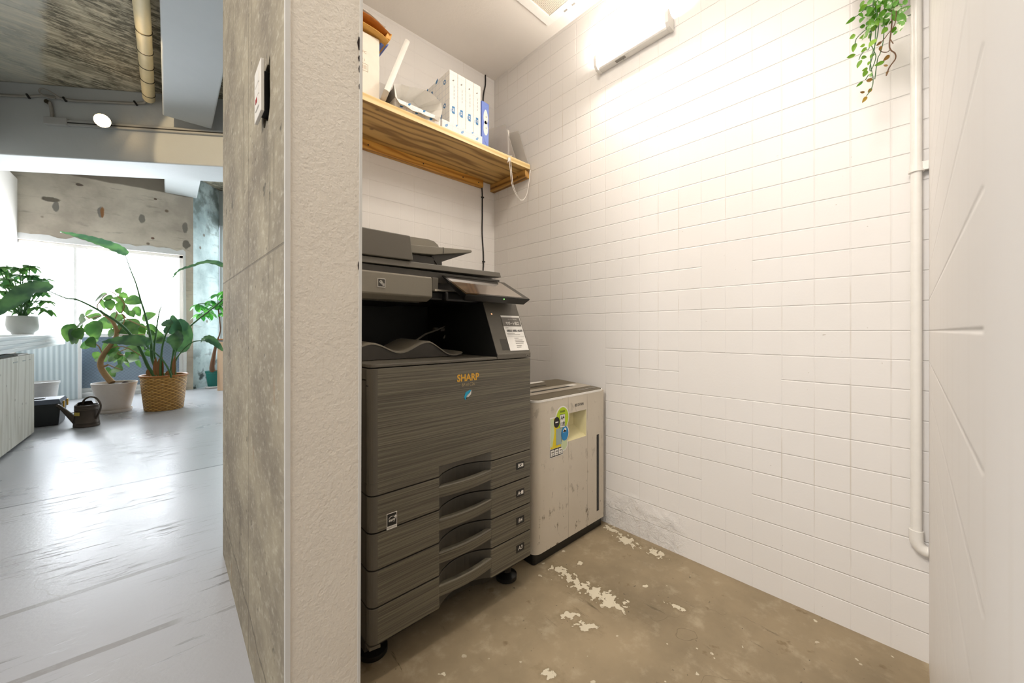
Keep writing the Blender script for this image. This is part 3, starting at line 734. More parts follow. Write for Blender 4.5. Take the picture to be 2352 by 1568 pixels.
m = MB(); m.box(0.48, 0.90, 1.12, 1.60, 0.03, 0.045); m.box(0.5, 0.52, 1.1, 1.13, 0.03, 0.07); m.box(0.86, 0.88, 1.1, 1.13, 0.03, 0.07); m.build('base_bar', M['black_plastic'], cop)
# deck on top of the cabinet with rounded front left corner
def deck(u0, u1, v0, v1, r=0.022): return [(u0 + r * (1 - math.cos(a)), v0 + r * (1 - math.sin(a))) for a in [i * PI / 12 for i in range(7)]] + [(u1, v0), (u1, v1), (u0, v1)]
m = MB(); m.prism(deck(CL, 0.842, CV + 0.002, 1.70), 'z', 0.8505, 0.860); m.build('deck', M['grey_plastic'], cop, bevel=0.0025)
# output cavity: back wall, left post, floor and wavy tray
m = MB(); m.box(CL + 0.004, 0.86, 1.46, 1.70, 0.86, 1.07); m.box(CL + 0.004, CL + 0.03, 1.22, 1.46, 0.86, 1.06); m.build('cavity_wall', M['cavity'], cop)
m = MB()
wave = []
for i in range(29):
    t = i / 28; u = 0.41 + 0.372 * t
    z = 0.893 + 0.0155 * math.cos((u - 0.45) / 0.190 * 2 * PI) * (1 if u < 0.72 else 1) + 0.004 * t
    if u > 0.65: z -= (u - 0.65) * 0.20
    wave.append((u, z))
m.prism([(0.41, 0.862)] + wave + [(wave[-1][0], 0.862)], 'y', 1.115, 1.122)
tr = m.build('output_tray', M['dark_plastic'], cop)
R = [[(u, v, z + dz) for v, dz in ((1.110, 0.0), (1.110, 0.004), (1.116, 0.006), (1.30, 0.012), (1.30, 0.006))] for u, z in wave]
m = MB(); m.rings(R); m.build('tray_lip', M['light_grey_plastic'], tr, smooth=50)
for (u, v, z) in ((0.795, 1.33, 0.957), (0.825, 1.33, 0.957), (0.90, 1.33, 0.957), (0.93, 1.33, 0.957)):
    m = MB(); m.disc((u, v, z), (1, 0, 0), 0.0085, 0.0085, 0.018); m.build('exit_roller', M['chrome'], cop, smooth=40)
for pts in ([(0.70, 1.30, 0.915), (0.74, 1.30, 0.938), (0.80, 1.31, 0.955), (0.86, 1.33, 0.975)], [(0.835, 1.32, 0.92), (0.85, 1.32, 0.94), (0.855, 1.33, 0.97)]):
    m = MB(); m.tube(pts, [0.0035, 0.004, 0.003, 0.002][:len(pts)], 6); m.build('paper_guide', M['light_grey_plastic'], cop, smooth=40)
# right tower with the sloped face
sl = 0.43
def slope(u, z, lift=0.0): return (u, CV + 0.004 + (z - 0.872) * sl - lift * 0.92, z + lift * 0.4)
m = MB(); m.prism([(CV + 0.001, 0.8505), (CV + 0.001, 0.868), (CV + 0.004, 0.872), (CV + 0.004 + 0.185 * sl, 1.057), (1.68, 1.057), (1.68, 0.8505)], 'x', 0.842, CR)
tw = m.build('support_tower', [M['grey_plastic'], M['cavity']], cop, bevel=0.003)
for p in tw.data.polygons:
    if p.normal.x < -0.5: p.material_index = 1  # inner side black: dark plastic, with its shading put into the colour
m = MB(); m.face([slope(0.872, 0.881, .0006), slope(0.935, 0.881, .0006), slope(0.935, 0.921, .0006), slope(0.872, 0.921, .0006)]); m.build('cover_flap', M['dark_plastic'], tw)
m = MB(); m.box(0.984, 0.998, CV - 0.0005, CV + 0.002, 0.855, 0.864, 0); m.box(0.987, 0.995, CV - 0.001, CV + 0.001, 0.8575, 0.8615, 1); m.build('usb_port', [M['light_grey_plastic'], M['black_plastic']], tw)
m = MB(); m.disc(slope(0.868, 1.012, 0.0004), (0, -0.92, 0.4), 0.0035, 0.003, 0.001, 12); m.build('indicator_lamp', M['orange_led'], tw)
# paper notice on the slope
sx_, sy_ = Vector((1, 0, 0)), Vector((0, sl, 1)).normalized()
def S_(u, z, l=0.0012): return slope(u, z, l)
m = MB(); mats = [M['paper'], M['paper_grey'], M['white_print'], M['grey_print'], M['black_print']]
m.face([S_(0.908, 0.878), S_(1.003, 0.878), S_(1.003, 1.008), S_(0.908, 1.008)], 0)
m.face([S_(0.908, 0.967, .0016), S_(1.000, 0.967, .0016), S_(1.000, 1.001, .0016), S_(0.908, 1.001, .0016)], 1)
def txt(s, u, z, size, mi, bold=0.0, width=None, l=0.0020):
    m.add_mesh(text_mesh(s, size, 0, bold, 1.0, width), frame(S_(u, z, l), sx_, sy_), mi)
txt('サポート窓口', 0.957, 0.977, 0.0150, 2, 0.0004, 0.066)
txt('スターティア株式会社', 0.962, 0.993, 0.0062, 2, 0, 0.046)
txt('0800-888-4600', 0.958, 0.950, 0.0125, 4, 0.0002, 0.080)
for (u0, u1, z) in ((0.915, 0.93, 0.960), (0.915, 0.955, 0.940), (0.915, 0.98, 0.935), (0.945, 0.966, 0.922), (0.945, 0.985, 0.915), (0.945, 0.990, 0.909), (0.945, 0.985, 0.903), (0.946, 0.972, 0.895), (0.945, 0.968, 0.889)):
    m.face([S_(u0, z, .0017), S_(u1, z, .0017), S_(u1, z + 0.0018, .0017), S_(u0, z + 0.0018, .0017)], 3)
m.face([S_(0.911, 0.9285, .0016), S_(1.000, 0.9285, .0016), S_(1.000, 0.9292, .0016), S_(0.911, 0.9292, .0016)], 3)
m.build('support_notice', mats, tw, fix=False)['label'] = 'white paper notice with a support phone number'
# scanner unit, lid, document feeder
m = MB(); m.prism([(1.100, 1.062), (1.096, 1.066), (1.098, 1.127), (1.104, 1.131), (1.60, 1.131), (1.60, 1.056), (1.13, 1.050)], 'x', CL, 0.650)
m.build('scanner_front', M['light_grey_plastic'], cop, bevel=0.002)
m = MB(); m.prism([(1.101, 1.085), (1.099, 1.131), (1.5, 1.131), (1.5, 1.085)], 'x', 0.652, 0.675); m.build('hinge_cover', M['grey_plastic'], cop, bevel=0.002)
m = MB(); m.box(0.650, 1.0, 1.115, 1.66, 1.056, 1.086); m.box(CL + 0.005, 0.66, 1.2, 1.66, 1.048, 1.06); m.build('scanner_underside', M['black_plastic'], cop, bevel=0.006)
m = MB(); m.box(0.66, 0.74, 1.098, 1.13, 1.086, 1.092); m.build('chrome_strip', M['chrome'], cop)
m = MB(); m.box(CL + 0.003, 0.990, 1.145, 1.66, 1.12, 1.158); m.build('scanner_bed', M['dark_plastic'], cop, bevel=0.002)
m = MB(); m.hexa([(CL, 1.14, 1.160), (0.994, 1.14, 1.168), (0.994, 1.66, 1.168), (CL, 1.66, 1.160), (CL, 1.145, 1.181), (0.992, 1.145, 1.188), (0.992, 1.66, 1.188), (CL, 1.66, 1.181)]); m.build('scanner_lid', M['grey_plastic'], cop, bevel=0.002)
m = MB(); m.hexa([(CL, 1.137, 1.184), (0.602, 1.137, 1.186), (0.602, 1.64, 1.186), (CL, 1.64, 1.184), (CL, 1.143, 1.268), (0.594, 1.143, 1.268), (0.594, 1.62, 1.268), (CL, 1.62, 1.268)])
m.build('document_feeder', M['grey_plastic'], cop, bevel=0.003)
m = MB(); m.prism([(0.595, 1.233), (0.748, 1.243), (0.793, 1.252), (0.926, 1.276), (0.929, 1.281), (0.926, 1.287), (0.789, 1.277), (0.595, 1.262)], 'y', 1.25, 1.56)
ft = m.build('feeder_tray', M['light_grey_plastic'], cop, bevel=0.002)
m = MB(); m.prism([(0.748, 1.241), (0.774, 1.212), (0.800, 1.226), (0.925, 1.2765), (0.793, 1.2535)], 'y', 1.27, 1.54); m.build('tray_rib', M['dark_plastic'], ft)
m = MB(); m.box(0.788, 0.790, 1.249, 1.56, 1.253, 1.2775); m.build('tray_seam', M['cavity'], ft)
m = MB(); m.box(0.600, 0.760, 1.27, 1.54, 1.186, 1.238); m.box(0.760, 0.800, 1.275, 1.50, 1.186, 1.225); m.build('tray_support', M['dark_plastic'], ft, bevel=0.002)
m = MB(); m.prism([(0.595, 1.262), (0.595, 1.345), (0.84, 1.353), (0.868, 1.349), (0.888, 1.336), (0.905, 1.30), (0.905, 1.27)], 'y', 1.45, 1.457); m.build('paper_fence', M['light_grey_plastic'], ft)
# operating screen
A = [Vector((0.706, 0.985, 1.069)), Vector((1.006, 0.985, 1.069)), Vector((1.000, 1.136, 1.1475)), Vector((0.708, 1.136, 1.1475))]
nn = (A[1] - A[0]).cross(A[3] - A[0]).normalized()
m = MB(); th = 0.022
lower = [A[0] - nn*th + Vector((0.012,0.014,0.0)), A[1] - nn*th + Vector((-0.012,0.014,0)), A[2] - nn*th + Vector((-0.02,-0.01,0)), A[3] - nn*th + Vector((0.02,-0.01,0))]
m.hexa(lower + A); sc_ = m.build('control_screen', M['black_plastic'], cop, bevel=0.003)
def P_(s, t, l=0.0006): return A[0] + (A[1]-A[0])*s + (A[3]-A[0])*t + nn*l
m = MB(); m.face([P_(0.005,0.01), P_(0.995,0.01), P_(0.995,0.99), P_(0.005,0.99)]); m.build('bezel', M['bezel'], sc_, fix=False)
m = MB(); m.face([P_(0.035,0.07,.001), P_(0.90,0.07,.001), P_(0.90,0.93,.001), P_(0.035,0.93,.001)]); m.build('touch_glass', M['screen'], sc_, fix=False)
m = MB(); m.disc(A[0] + (A[1]-A[0])*0.56 - nn*0.007 + Vector((0,-0.0008,0)), (0,-1,0), 0.0022, 0.0022, 0.001, 10); m.build('power_lamp', M['green_led'], sc_)
m = MB(); m.box(0.70, 0.86, 1.09, 1.18, 1.052, 1.088); m.build('screen_arm', M['black_plastic'], cop, bevel=0.008)
# feeder logo plate
m = MB(); fx_ = lambda z: 1.0975 + (z - 1.09) * 0.03
m.box(0.462, 0.486, 1.0945, 1.099, 1.083, 1.109, 0); m.box(0.4635, 0.4845, 1.0938, 1.097, 1.0845, 1.1075, 1)
for (u0,u1,z0,z1) in ((0.467,0.476,1.1005,1.1035),(0.467,0.4695,1.094,1.1035),(0.467,0.476,1.094,1.0965),(0.4735,0.476,1.091,1.1035),(0.477,0.4785,1.087,1.099),(0.4805,0.482,1.087,1.095)): m.box(u0,u1,1.0934,1.0945,z0,z1,2)
m.build('feeder_emblem', [M['white_print'], M['dark_plastic'], M['white_print']], cop)
# front lettering
m = MB(); m.add_mesh(text_mesh('SHARP', 0.031, 0.0, 0.0010, 1.02, 0.088), frame((0.7165, CV - 0.0006, 0.7985), (1,0,0), (0,0,1)))
m.build('brand_lettering', M['gold'], cop)
m = MB(); m.box(0.688, 0.745, CV - 0.0005, CV + 0.001, 0.767, 0.786, 0); m.add_mesh(text_mesh('BP-61C26', 0.0145, 0.0, 0.0, 1.0, 0.051), frame((0.7165, CV - 0.0012, 0.7765), (1,0,0), (0,0,1)), 1)
m.build('model_lettering', [M['grey_plastic'], M['dim_gold']], cop)
m = MB()
for (poly, mi) in (([(0.704,0.727),(0.700,0.737),(0.706,0.752),(0.722,0.758),(0.728,0.757),(0.722,0.749),(0.711,0.742)], 1), ([(0.704,0.727),(0.712,0.741),(0.724,0.750),(0.729,0.757),(0.727,0.744),(0.718,0.737),(0.708,0.734)], 0), ([(0.706,0.737),(0.709,0.748),(0.722,0.7555),(0.716,0.747)], 0)):
    m.prism(poly, 'y', CV - 0.0012 - 0.0003*mi, CV - 0.0002, mi)
m.build('leaf_emblem', [M['white_print'], M['teal']], cop)
m = MB(); m.box(0.441, 0.471, CV - 0.0006, CV + 0.001, 0.402, 0.446, 1); m.box(0.4425, 0.4695, CV - 0.0010, CV, 0.411, 0.4445, 0)
m.add_mesh(text_mesh('energy', 0.012, 0.25, 0.0003, 1.0, 0.019), frame((0.4555, CV - 0.0014, 0.4265), (1,0,0), (0,0,1)), 1)
arc = [Vector((0.456 + 0.0115*math.cos(a), CV - 0.0012, 0.424 + 0.0125*math.sin(a))) for a in [0.35 + i*2.2/12 for i in range(13)]]
m.tube(arc, 0.0006, 5, 1); m.add_mesh(text_mesh('★', 0.011), frame((0.4655, CV - 0.0014, 0.4335), (1,0,0), (0,0,1)), 1)
m.add_mesh(text_mesh('ENERGY STAR', 0.0052, 0, 0.0, 1, 0.027), frame((0.456, CV - 0.0012, 0.4065), (1,0,0), (0,0,1)), 0)
m.build('energy_label', [M['black_print'], M['white_print']], cop)

# ------------------------------------------------------------------ SHREDDER
SV, SU0, SU1 = 1.03, 1.078, 1.570
shr = thing('paper_shredder', (SU0, SV, 0), 'dirty beige upright paper shredder with a lime sticker beside the copier', 'shredder')
def rrect(u0, u1, v0, v1, r, n=6):
    P = []
    for cx_, cy_, a0 in ((u0+r, v0+r, PI), (u1-r, v0+r, 1.5*PI), (u1-r, v1-r, 0), (u0+r, v1-r, 0.5*PI)):
        P += [(cx_ + r*math.cos(a0 + i*PI/2/n), cy_ + r*math.sin(a0 + i*PI/2/n)) for i in range(n+1)]
    return P
# front shell with the viewing recess cut in
m = MB(); RX0, RX1, RZ0, RZ1 = 1.284, 1.420, 0.466, 0.588
z0, z1 = 0.045, 0.664
def shell_strip(za, zb, u0, u1, left, right):
    P = []
    if left: P += [(u0, SV+0.06)] + [(u0 + 0.034*(1-math.cos(a)), SV + 0.034*(1-math.sin(a))) for a in [i*PI/12 for i in range(7)]]
    else: P += [(u0, SV+0.06), (u0, SV)]
    if right: P += [(u1 - 0.012 + 0.012*math.sin(a), SV + 0.012*(1-math.cos(a))) for a in [i*PI/8 for i in range(5)]] + [(u1, SV+0.06)]
    else: P += [(u1, SV), (u1, SV+0.06)]
    m.prism(P, 'z', za, zb)
shell_strip(z0, RZ0, SU0, SU1, True, True); shell_strip(RZ1, z1, SU0, SU1, True, True)
shell_strip(RZ0, RZ1, SU0, RX0, True, False); shell_strip(RZ0, RZ1, RX1, SU1, False, True)
fsh = m.build('front_shell', M['shred'], shr, smooth=35)
m = MB()
rc = [(RX0, SV, RZ0), (RX1, SV, RZ0), (RX1, SV, RZ1), (RX0, SV, RZ1)]; ri = [(RX0+0.035, SV+0.052, RZ0+0.05), (RX1-0.03, SV+0.052, RZ0+0.05), (RX1-0.03, SV+0.052, RZ1), (RX0+0.035, SV+0.052, RZ1)]
m.face(ri)
for i in range(4): m.face([rc[i], rc[(i+1)%4], ri[(i+1)%4], ri[i]])
m.build('pull_recess', M['recess'], fsh, fix=False)
m = MB(); m.box(1.503, 1.521, SV - 0.001, SV + 0.002, 0.09, 0.455, 0); m.box(1.506, 1.518, SV - 0.0015, SV + 0.001, 0.094, 0.451, 1); m.build('bin_window', [M['black_plastic'], plain('smoky_window', '#2b2823', 0.12)], fsh)
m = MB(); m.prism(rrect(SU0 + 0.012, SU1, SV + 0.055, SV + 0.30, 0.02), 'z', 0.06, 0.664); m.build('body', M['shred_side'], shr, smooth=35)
m = MB(); m.prism(rrect(SU0 + 0.004, SU1 - 0.004, SV + 0.012, SV + 0.30, 0.012), 'z', 0.0, 0.062); m.build('base', M['black_plastic'], shr, bevel=0.004)
for (fx, fy) in ((SU0+0.03, SV+0.04), (SU1-0.03, SV+0.04), (SU0+0.03, SV+0.27), (SU1-0.03, SV+0.27)):
    m = MB(); m.lathe([(0.016, 0), (0.018, 0.006), (0.014, 0.02)], (fx, fy, 0), 14); m.build('foot', M['black_plastic'], shr, smooth=40)
ztop = lambda v: 0.668 + (v - SV) * 0.06
def topsheet(u0, u1, v0, v1, l): return [(u0, v0, ztop(v0)+l), (u1, v0, ztop(v0)+l), (u1, v1, ztop(v1)+l), (u0, v1, ztop(v1)+l)]
m = MB(); P = rrect(SU0, SU1, SV - 0.001, SV + 0.305, 0.032); m.rings([[(u, v, 0.660) for u, v in P], [(u, v, ztop(v)) for u, v in P]]); m.build('top_rim', M['paper'], shr, smooth=30)
m = MB(); P = rrect(SU0 + 0.004, SU1 - 0.004, SV + 0.003, SV + 0.30, 0.03); m.rings([[(u, v, ztop(v) - 0.002) for u, v in P], [(u, v, ztop(v) + 0.002) for u, v in P]]); tp = m.build('top_plate', M['shred_top'], shr, smooth=30)
m = MB(); m.face(topsheet(SU0+0.005, SU1-0.005, SV+0.075, SV+0.165, 0.003)); m.build('feed_strip', M['shred_top_pale'], tp, fix=False)
m = MB(); m.face(topsheet(SU0+0.10, SU1-0.10, SV+0.112, SV+0.126, 0.0038)); m.build('feed_slot', M['cavity'], tp, fix=False)
m = MB(); m.face(topsheet(SU0+0.16, SU1-0.20, SV+0.20, SV+0.208, 0.0032)); m.build('disc_slot', M['cavity'], tp, fix=False)
m = MB(); m.face(topsheet(SU0+0.02, SU1-0.14, SV+0.265, SV+0.292, 0.0034)); m.build('warning_label', M['white_print'], tp, fix=False)
m = MB(); m.face(topsheet(SU1-0.12, SU1-0.06, SV+0.12, SV+0.15, 0.0038)); m.build('sheet_label', M['white_print'], tp, fix=False)
for k in range(7):
    m = MB(); m.face(topsheet(SU0+0.05+0.04*k, SU0+0.08+0.04*k, SV+0.226, SV+0.236, 0.0034)); m.build('warning_icon', M['grey_print'], tp, fix=False)
for k in range(5):
    m = MB(); m.face(topsheet(SU1-0.16+0.028*k, SU1-0.14+0.028*k, SV+0.03, SV+0.045, 0.0034)); m.build('panel_icon', M['grey_print'], tp, fix=False)
m = MB(); m.add_mesh(text_mesh('IRIS OHYAMA', 0.019, 0, 0.0, 0.95, 0.066), frame((1.367, SV - 0.0006, 0.617), (1,0,0), (0,0,1))); m.build('brand_lettering', M['black_print'], fsh)
# the product sticker
m = MB(); y1_ = SV - 0.0006
stm = [M['paper'], M['st_green'], M['st_yellow'], M['st_blue'], M['st_steel'], M['st_pale'], M['black_print'], M['grey_print']]
def dsk(u, z, ru, rz, l, mi, n=28): m.face([(u + ru*math.cos(2*PI*k/n), SV - l, z + rz*math.sin(2*PI*k/n)) for k in range(n)], mi)
def rec(u0, u1, z0_, z1_, l, mi): m.face([(u0, SV-l, z0_), (u1, SV-l, z0_), (u1, SV-l, z1_), (u0, SV-l, z1_)], mi)
rec(1.166, 1.252, 0.418, 0.588, 0.0005, 0); dsk(1.246, 0.576, 0.046, 0.052, 0.0006, 0); dsk(1.262, 0.508, 0.030, 0.035, 0.0006, 0); dsk(1.258, 0.462, 0.026, 0.030, 0.0006, 0)
rec(1.170, 1.248, 0.455, 0.582, 0.0009, 2); dsk(1.247, 0.575, 0.041, 0.047, 0.0012, 1)
m.face([(1.170, SV-0.0012, 0.47), (1.180, SV-0.0012, 0.46), (1.194, SV-0.0012, 0.52), (1.190, SV-0.0012, 0.582), (1.170, SV-0.0012, 0.582)], 5)
dsk(1.209, 0.563, 0.019, 0.023, 0.0016, 6); rec(1.230, 1.264, 0.534, 0.592, 0.0017, 6); rec(1.2315, 1.2625, 0.536, 0.590, 0.0020, 0)
rec(1.205, 1.242, 0.466, 0.535, 0.0016, 4); rec(1.240, 1.243, 0.475, 0.515, 0.0019, 6)
dsk(1.262, 0.507, 0.025, 0.031, 0.0018, 3); dsk(1.258, 0.462, 0.021, 0.025, 0.0014, 5); dsk(1.256, 0.520, 0.006, 0.006, 0.0021, 0); dsk(1.264, 0.522, 0.008, 0.009, 0.0021, 0); rec(1.25, 1.27, 0.513, 0.520, 0.0021, 0)
rec(1.168, 1.249, 0.421, 0.454, 0.0012, 6)
for k in range(3): rec(1.171+0.0262*k, 1.194+0.0262*k, 0.425, 0.450, 0.0016, 0); rec(1.175+0.0262*k, 1.190+0.0262*k, 0.438, 0.444, 0.0019, 7); rec(1.176+0.0262*k, 1.188+0.0262*k, 0.429, 0.433, 0.0019, 7)
m.add_mesh(text_mesh('A4', 0.026, 0, 0.0006, 1, 0.025), frame((1.247, SV-0.0024, 0.577), (1,0,0), (0,0,1)), 6)
m.add_mesh(text_mesh('12枚', 0.022, 0, 0.0003, 1, 0.028), frame((1.247, SV-0.0024, 0.549), (1,0,0), (0,0,1)), 6)
m.add_mesh(text_mesh('同時細断', 0.011, 0, 0, 1, 0.034), frame((1.247, SV-0.0018, 0.603), (1,0,0), (0,0,1)), 6)
rec(1.200, 1.218, 0.561, 0.566, 0.0020, 0)
m.build('product_sticker', stm, fsh, fix=False)['label'] = 'lime, yellow and blue A4 sticker'
# plastic bag bulging out at the left side
m = MB(); rr = random.Random(5)
R = []
for i in range(9):
    t = i / 8; z = 0.36 + 0.15 * t; b_ = 0.040 * math.sin(PI * t) ** 0.6
    R.append([(SU0 + 0.010 - b_ * (0.4 + 0.6*math.sin(PI*k/7)) - 0.004*rr.random() * (b_ > 0.005), SV + 0.06 + 0.14 * k / 7, z + 0.01*rr.random()) for k in range(8)])
m.rings(R, 0, cap=False, closed=False); bag = m.build('bin_bag', M['clear_bag'], shr, smooth=180)
sol = bag.modifiers.new('thickness', 'SOLIDIFY'); sol.thickness = 0.0015

# ------------------------------------------------------------------ WALL SHELF AND WHAT STANDS ON IT
SZ0, SZ1, SF_ = 1.914, 1.945, 1.558
sh = thing('wall_shelf', (0.95, 1.75, SZ0), 'long pine wall shelf above the copier', 'shelf')
m = MB(); m.box(0.345, 1.588, SF_, VB - 0.002, SZ0, SZ1); bd_ = m.build('board', [M['pine'], M['pine_edge']], sh, bevel=0.0015)
for p in bd_.data.polygons:
    if p.normal.y < -0.5: p.material_index = 1
m = MB(); m.box(0.345, 1.478, VB - 0.032, VB - 0.001, 1.868, SZ0 - 0.0005); cl_ = m.build('rear_cleat', M['pine_cleat'], sh, bevel=0.001)
m = MB(); m.box(1.560, 1.5935, 1.572, VB - 0.001, 1.866, SZ0 - 0.0005); br = m.build('side_bracket', M['pine_bracket'], sh, bevel=0.001)
for (y, z) in ((1.64, 1.888), (1.84, 1.888)):
    m = MB(); m.disc((1.5602, y, z), (-1, 0, 0), 0.004, 0.004, 0.0008, 10); m.build('screw_head', M['cable_black'], br)
for x in (0.74, 1.05, 1.32, 1.44):
    m = MB(); m.disc((x, VB - 0.0322, 1.888), (0, -1, 0), 0.004, 0.004, 0.0008, 10); m.build('screw_head', M['cable_black'], cl_)
# --- paper reams
ST = SZ1 + 0.0004
def ream_logo(c, xd, yd, s, mat_, parent, kind=0):
    mb = MB(); X, Y = Vector(xd), Vector(yd); c = Vector(c)
    if kind == 0: P = [(-.5,-.5),(.1,-.4),(.5,.1),(.45,.6),(-.1,.35),(-.5,0)]
    else: P = [(math.cos(k*PI/3+.3)*.55, math.sin(k*PI/3+.3)*.6) for k in range(6)]
    mb.face([c + X*(u*s) + Y*(v*s) for u, v in P], 0)
    if kind == 1: mb.face([c + X.cross(Y)*0.0003 + X*(u*s*.45) + Y*(v*s*.45) for u, v in P], 1)
    mb.build('logo_print', [mat_, M['paper']], parent, fix=False)
# lying opened ream
t = thing('copy_paper_ream', (0.86, 1.69, ST), 'opened grid patterned paper ream with torn white wrapper on the shelf', 'paper ream')
m = MB(); m.box(0.742, 0.978, 1.572, 1.86, ST, ST + 0.048); pb_ = m.build('paper_block', M['wrap'], t, bevel=0.003)
for u in (0.775, 0.85, 0.925): ream_logo((u, 1.5712, ST + 0.021), (1,0,0), (0,0,1), 0.017, M['blue_print'], pb_)
for u in (0.812, 0.888, 0.955): ream_logo((u, 1.5712, ST + 0.043), (1,0,0), (0,0,1), 0.013, M['blue_print'], pb_)
ream_logo((0.7415, 1.66, ST + 0.024), (0,-1,0), (0,0,1), 0.02, M['blue_print'], pb_)
# torn wrapper: a paper sleeve whose crumpled open end faces the room
rim_ = [(905,192),(922,193),(940,199),(958,201),(976,206),(992,215),(1004,225),(1013,236),(1016,252),(1013,268),(1008,279),(996,271),(982,267),(966,259),(948,254),(932,243),(918,237),(908,222)]
rw = random.Random(11); nR = len(rim_)
front = [on_y(x, y, 1.550 + 0.012*math.sin(i*1.9)) for i, (x, y) in enumerate(rim_)]
cen = sum(front, Vector())/nR
sleeve = [Vector((0.86 + (p.x - cen.x)*0.86, 1.60 + 0.01*rw.random(), ST + 0.083 + (p.z - cen.z)*0.62 + 0.004*rw.random())) for p in front]
rear = [Vector((q.x, 1.855, q.z + 0.004)) for q in sleeve]
lip_in = [cen + (p - cen)*0.93 + Vector((0, 0.012, 0)) for p in front]
deep = [Vector((0.862 + (p.x - cen.x)*0.52 + 0.006*rw.random(), 1.66, ST + 0.088 + (p.z - cen.z)*0.50)) for p in front]
m = MB(); m.rings([rear, sleeve, front, lip_in, deep], cap=False); m.bm.faces.new([m.bm.verts.new(p) for p in deep]); m.bm.faces.new([m.bm.verts.new(p) for p in rear])
wr = m.build('torn_wrapper', M['paper'], t, smooth=28)
# lying closed ream under the standing packs
t = thing('copy_paper_ream', (1.11, 1.69, ST), 'closed grid patterned paper ream lying beneath the four upright reams', 'paper ream')
m = MB(); m.box(0.984, 1.236, 1.570, 1.86, ST, ST + 0.046); pb_ = m.build('paper_block', M['wrap'], t, bevel=0.003)
for u in (1.01, 1.105, 1.20): ream_logo((u, 1.5693, ST + 0.021), (1,0,0), (0,0,1), 0.017, M['pale_blue_print'], pb_)
for u in (1.07, 1.17): ream_logo((u, 1.5693, ST + 0.042), (1,0,0), (0,0,1), 0.012, M['pale_blue_print'], pb_)
# four upright reams
def upright(parent_loc, left):
    x0 = parent_loc[0] - 0.0245; zb = ST + 0.0468
    t = thing('copy_paper_ream', parent_loc, '', 'paper ream', 'upright reams on the shelf')
    m = MB(); m.box(x0, x0 + 0.0485, 1.580, 1.84, zb, zb + 0.270)
    o = m.build('paper_block', [M['ream_end'], M['wrap']], t, bevel=0.003)
    for p in o.data.polygons:
        if p.normal.x < -0.5: p.material_index = 1
    m = MB(); m.face([(x0+0.015, 1.5792, zb+0.055), (x0+0.031, 1.5792, zb+0.055), (x0+0.031, 1.5792, zb+0.092), (x0+0.015, 1.5792, zb+0.092)], 0)
    m.add_mesh(text_mesh('A4', 0.014, 0, 0.0003), frame((x0+0.023, 1.5788, zb+0.073), (0,0,1), (-1,0,0)), 1)
    m.build('size_print', [M['blue_print'], M['paper']], o, fix=False)
    m = MB(); m.face([(x0+0.007, 1.5792, zb+0.06), (x0+0.011, 1.5792, zb+0.06), (x0+0.011, 1.5792, zb+0.075), (x0+0.007, 1.5792, zb+0.075)]); m.build('side_print', M['pale_blue_print'], o, fix=False)
    ream_logo((x0+0.022, 1.5792, zb+0.222), (1,0,0), (0,0,1), 0.010, M['grey_print'], o)
    m = MB()
    for k in range(4): m.face([(x0+0.026, 1.5792, zb+0.13+0.018*k), (x0+0.028, 1.5792, zb+0.13+0.018*k), (x0+0.028, 1.5792, zb+0.142+0.018*k), (x0+0.026, 1.5792, zb+0.142+0.018*k)])
    m.build('fine_print', M['grey_print'], o, fix=False)
    if left:
        for (y, z, k) in ((1.625, 0.225, 1), (1.625, 0.105, 1), (1.70, 0.265, 0), (1.70, 0.165, 0), (1.75, 0.225, 1), (1.80, 0.26, 0), (1.75, 0.10, 1), (1.66, 0.06, 0), (1.80, 0.14, 0)):
            ream_logo((x0 - 0.0006, y, zb + z), (0,-1,0), (0,0,1), 0.022, M['blue_print'], o, k)
    return t
labs = ['leftmost upright white paper ream, its blue logo side facing the torn wrapper', 'second from left of the four upright white paper reams', 'third from left of the four upright white paper reams', 'rightmost upright white paper ream, next to the blue pack']
first = None
for k in range(4):
    loc = (1.0345 + 0.0245 - 0.0 + 0.0498 * k, 1.71, ST + 0.0468)
    if k == 0: r_ = upright(loc, True)
    elif k == 1: r_ = first = upright(loc, False)
    else: r_ = copy_tree(first); r_.location = loc
    r_['label'] = labs[k]
# blue pack
t = thing('blue_paper_pack', (1.265, 1.70, ST), 'periwinkle blue wrapped paper pack standing right of the white reams', 'paper pack')
m = MB(); bx0, bx1, bz = 1.238, 1.289, ST + 0.247
m.hexa([(bx0, 1.578, ST), (bx1-0.003, 1.578, ST), (bx1-0.003, 1.80, ST), (bx0, 1.80, ST), (bx0, 1.578, bz), (bx1, 1.578, bz-0.004), (bx1, 1.80, bz-0.004), (bx0, 1.80, bz)])
m.build('wrapper', M['blue_pack'], t, bevel=0.004)
m = MB(); yb = 1.5772
for zc in (ST + 0.165, ST + 0.105):
    n_ = 26; m.face([(bx0+0.026 + 0.017*math.sin(PI*k/n_*2)*abs(math.sin(PI*k/n_))**0.3, yb, zc + 0.040*math.cos(PI*k/n_*2)) for k in range(n_)], 0)
    m.face([(bx0+0.028 + 0.003*math.cos(k*PI/4), yb-0.0004, zc + 0.004*math.sin(k*PI/4)) for k in range(8)], 2)
m.face([(bx0+0.006, yb, ST+0.068), (bx0+0.014, yb, ST+0.040), (bx0+0.038, yb, ST+0.006), (bx0+0.043, yb, ST+0.002), (bx0+0.020, yb, ST+0.028)], 1)
m.face([(bx0+0.004, yb, ST+0.24), (bx0+0.022, yb, ST+0.215), (bx0+0.047, yb, ST+0.235), (bx0+0.022, yb, ST+0.218)], 3)
m.build('wrapper_print', [M['paper'], M['blue_dark'], M['dim_gold'], M['pale_blue_print']], t, fix=False)
m = MB(); m.box(bx0-0.0006, bx0+0.001, 1.5775, 1.5792, ST+0.025, ST+0.055); m.build('price_tag', M['blue_dark'], t)
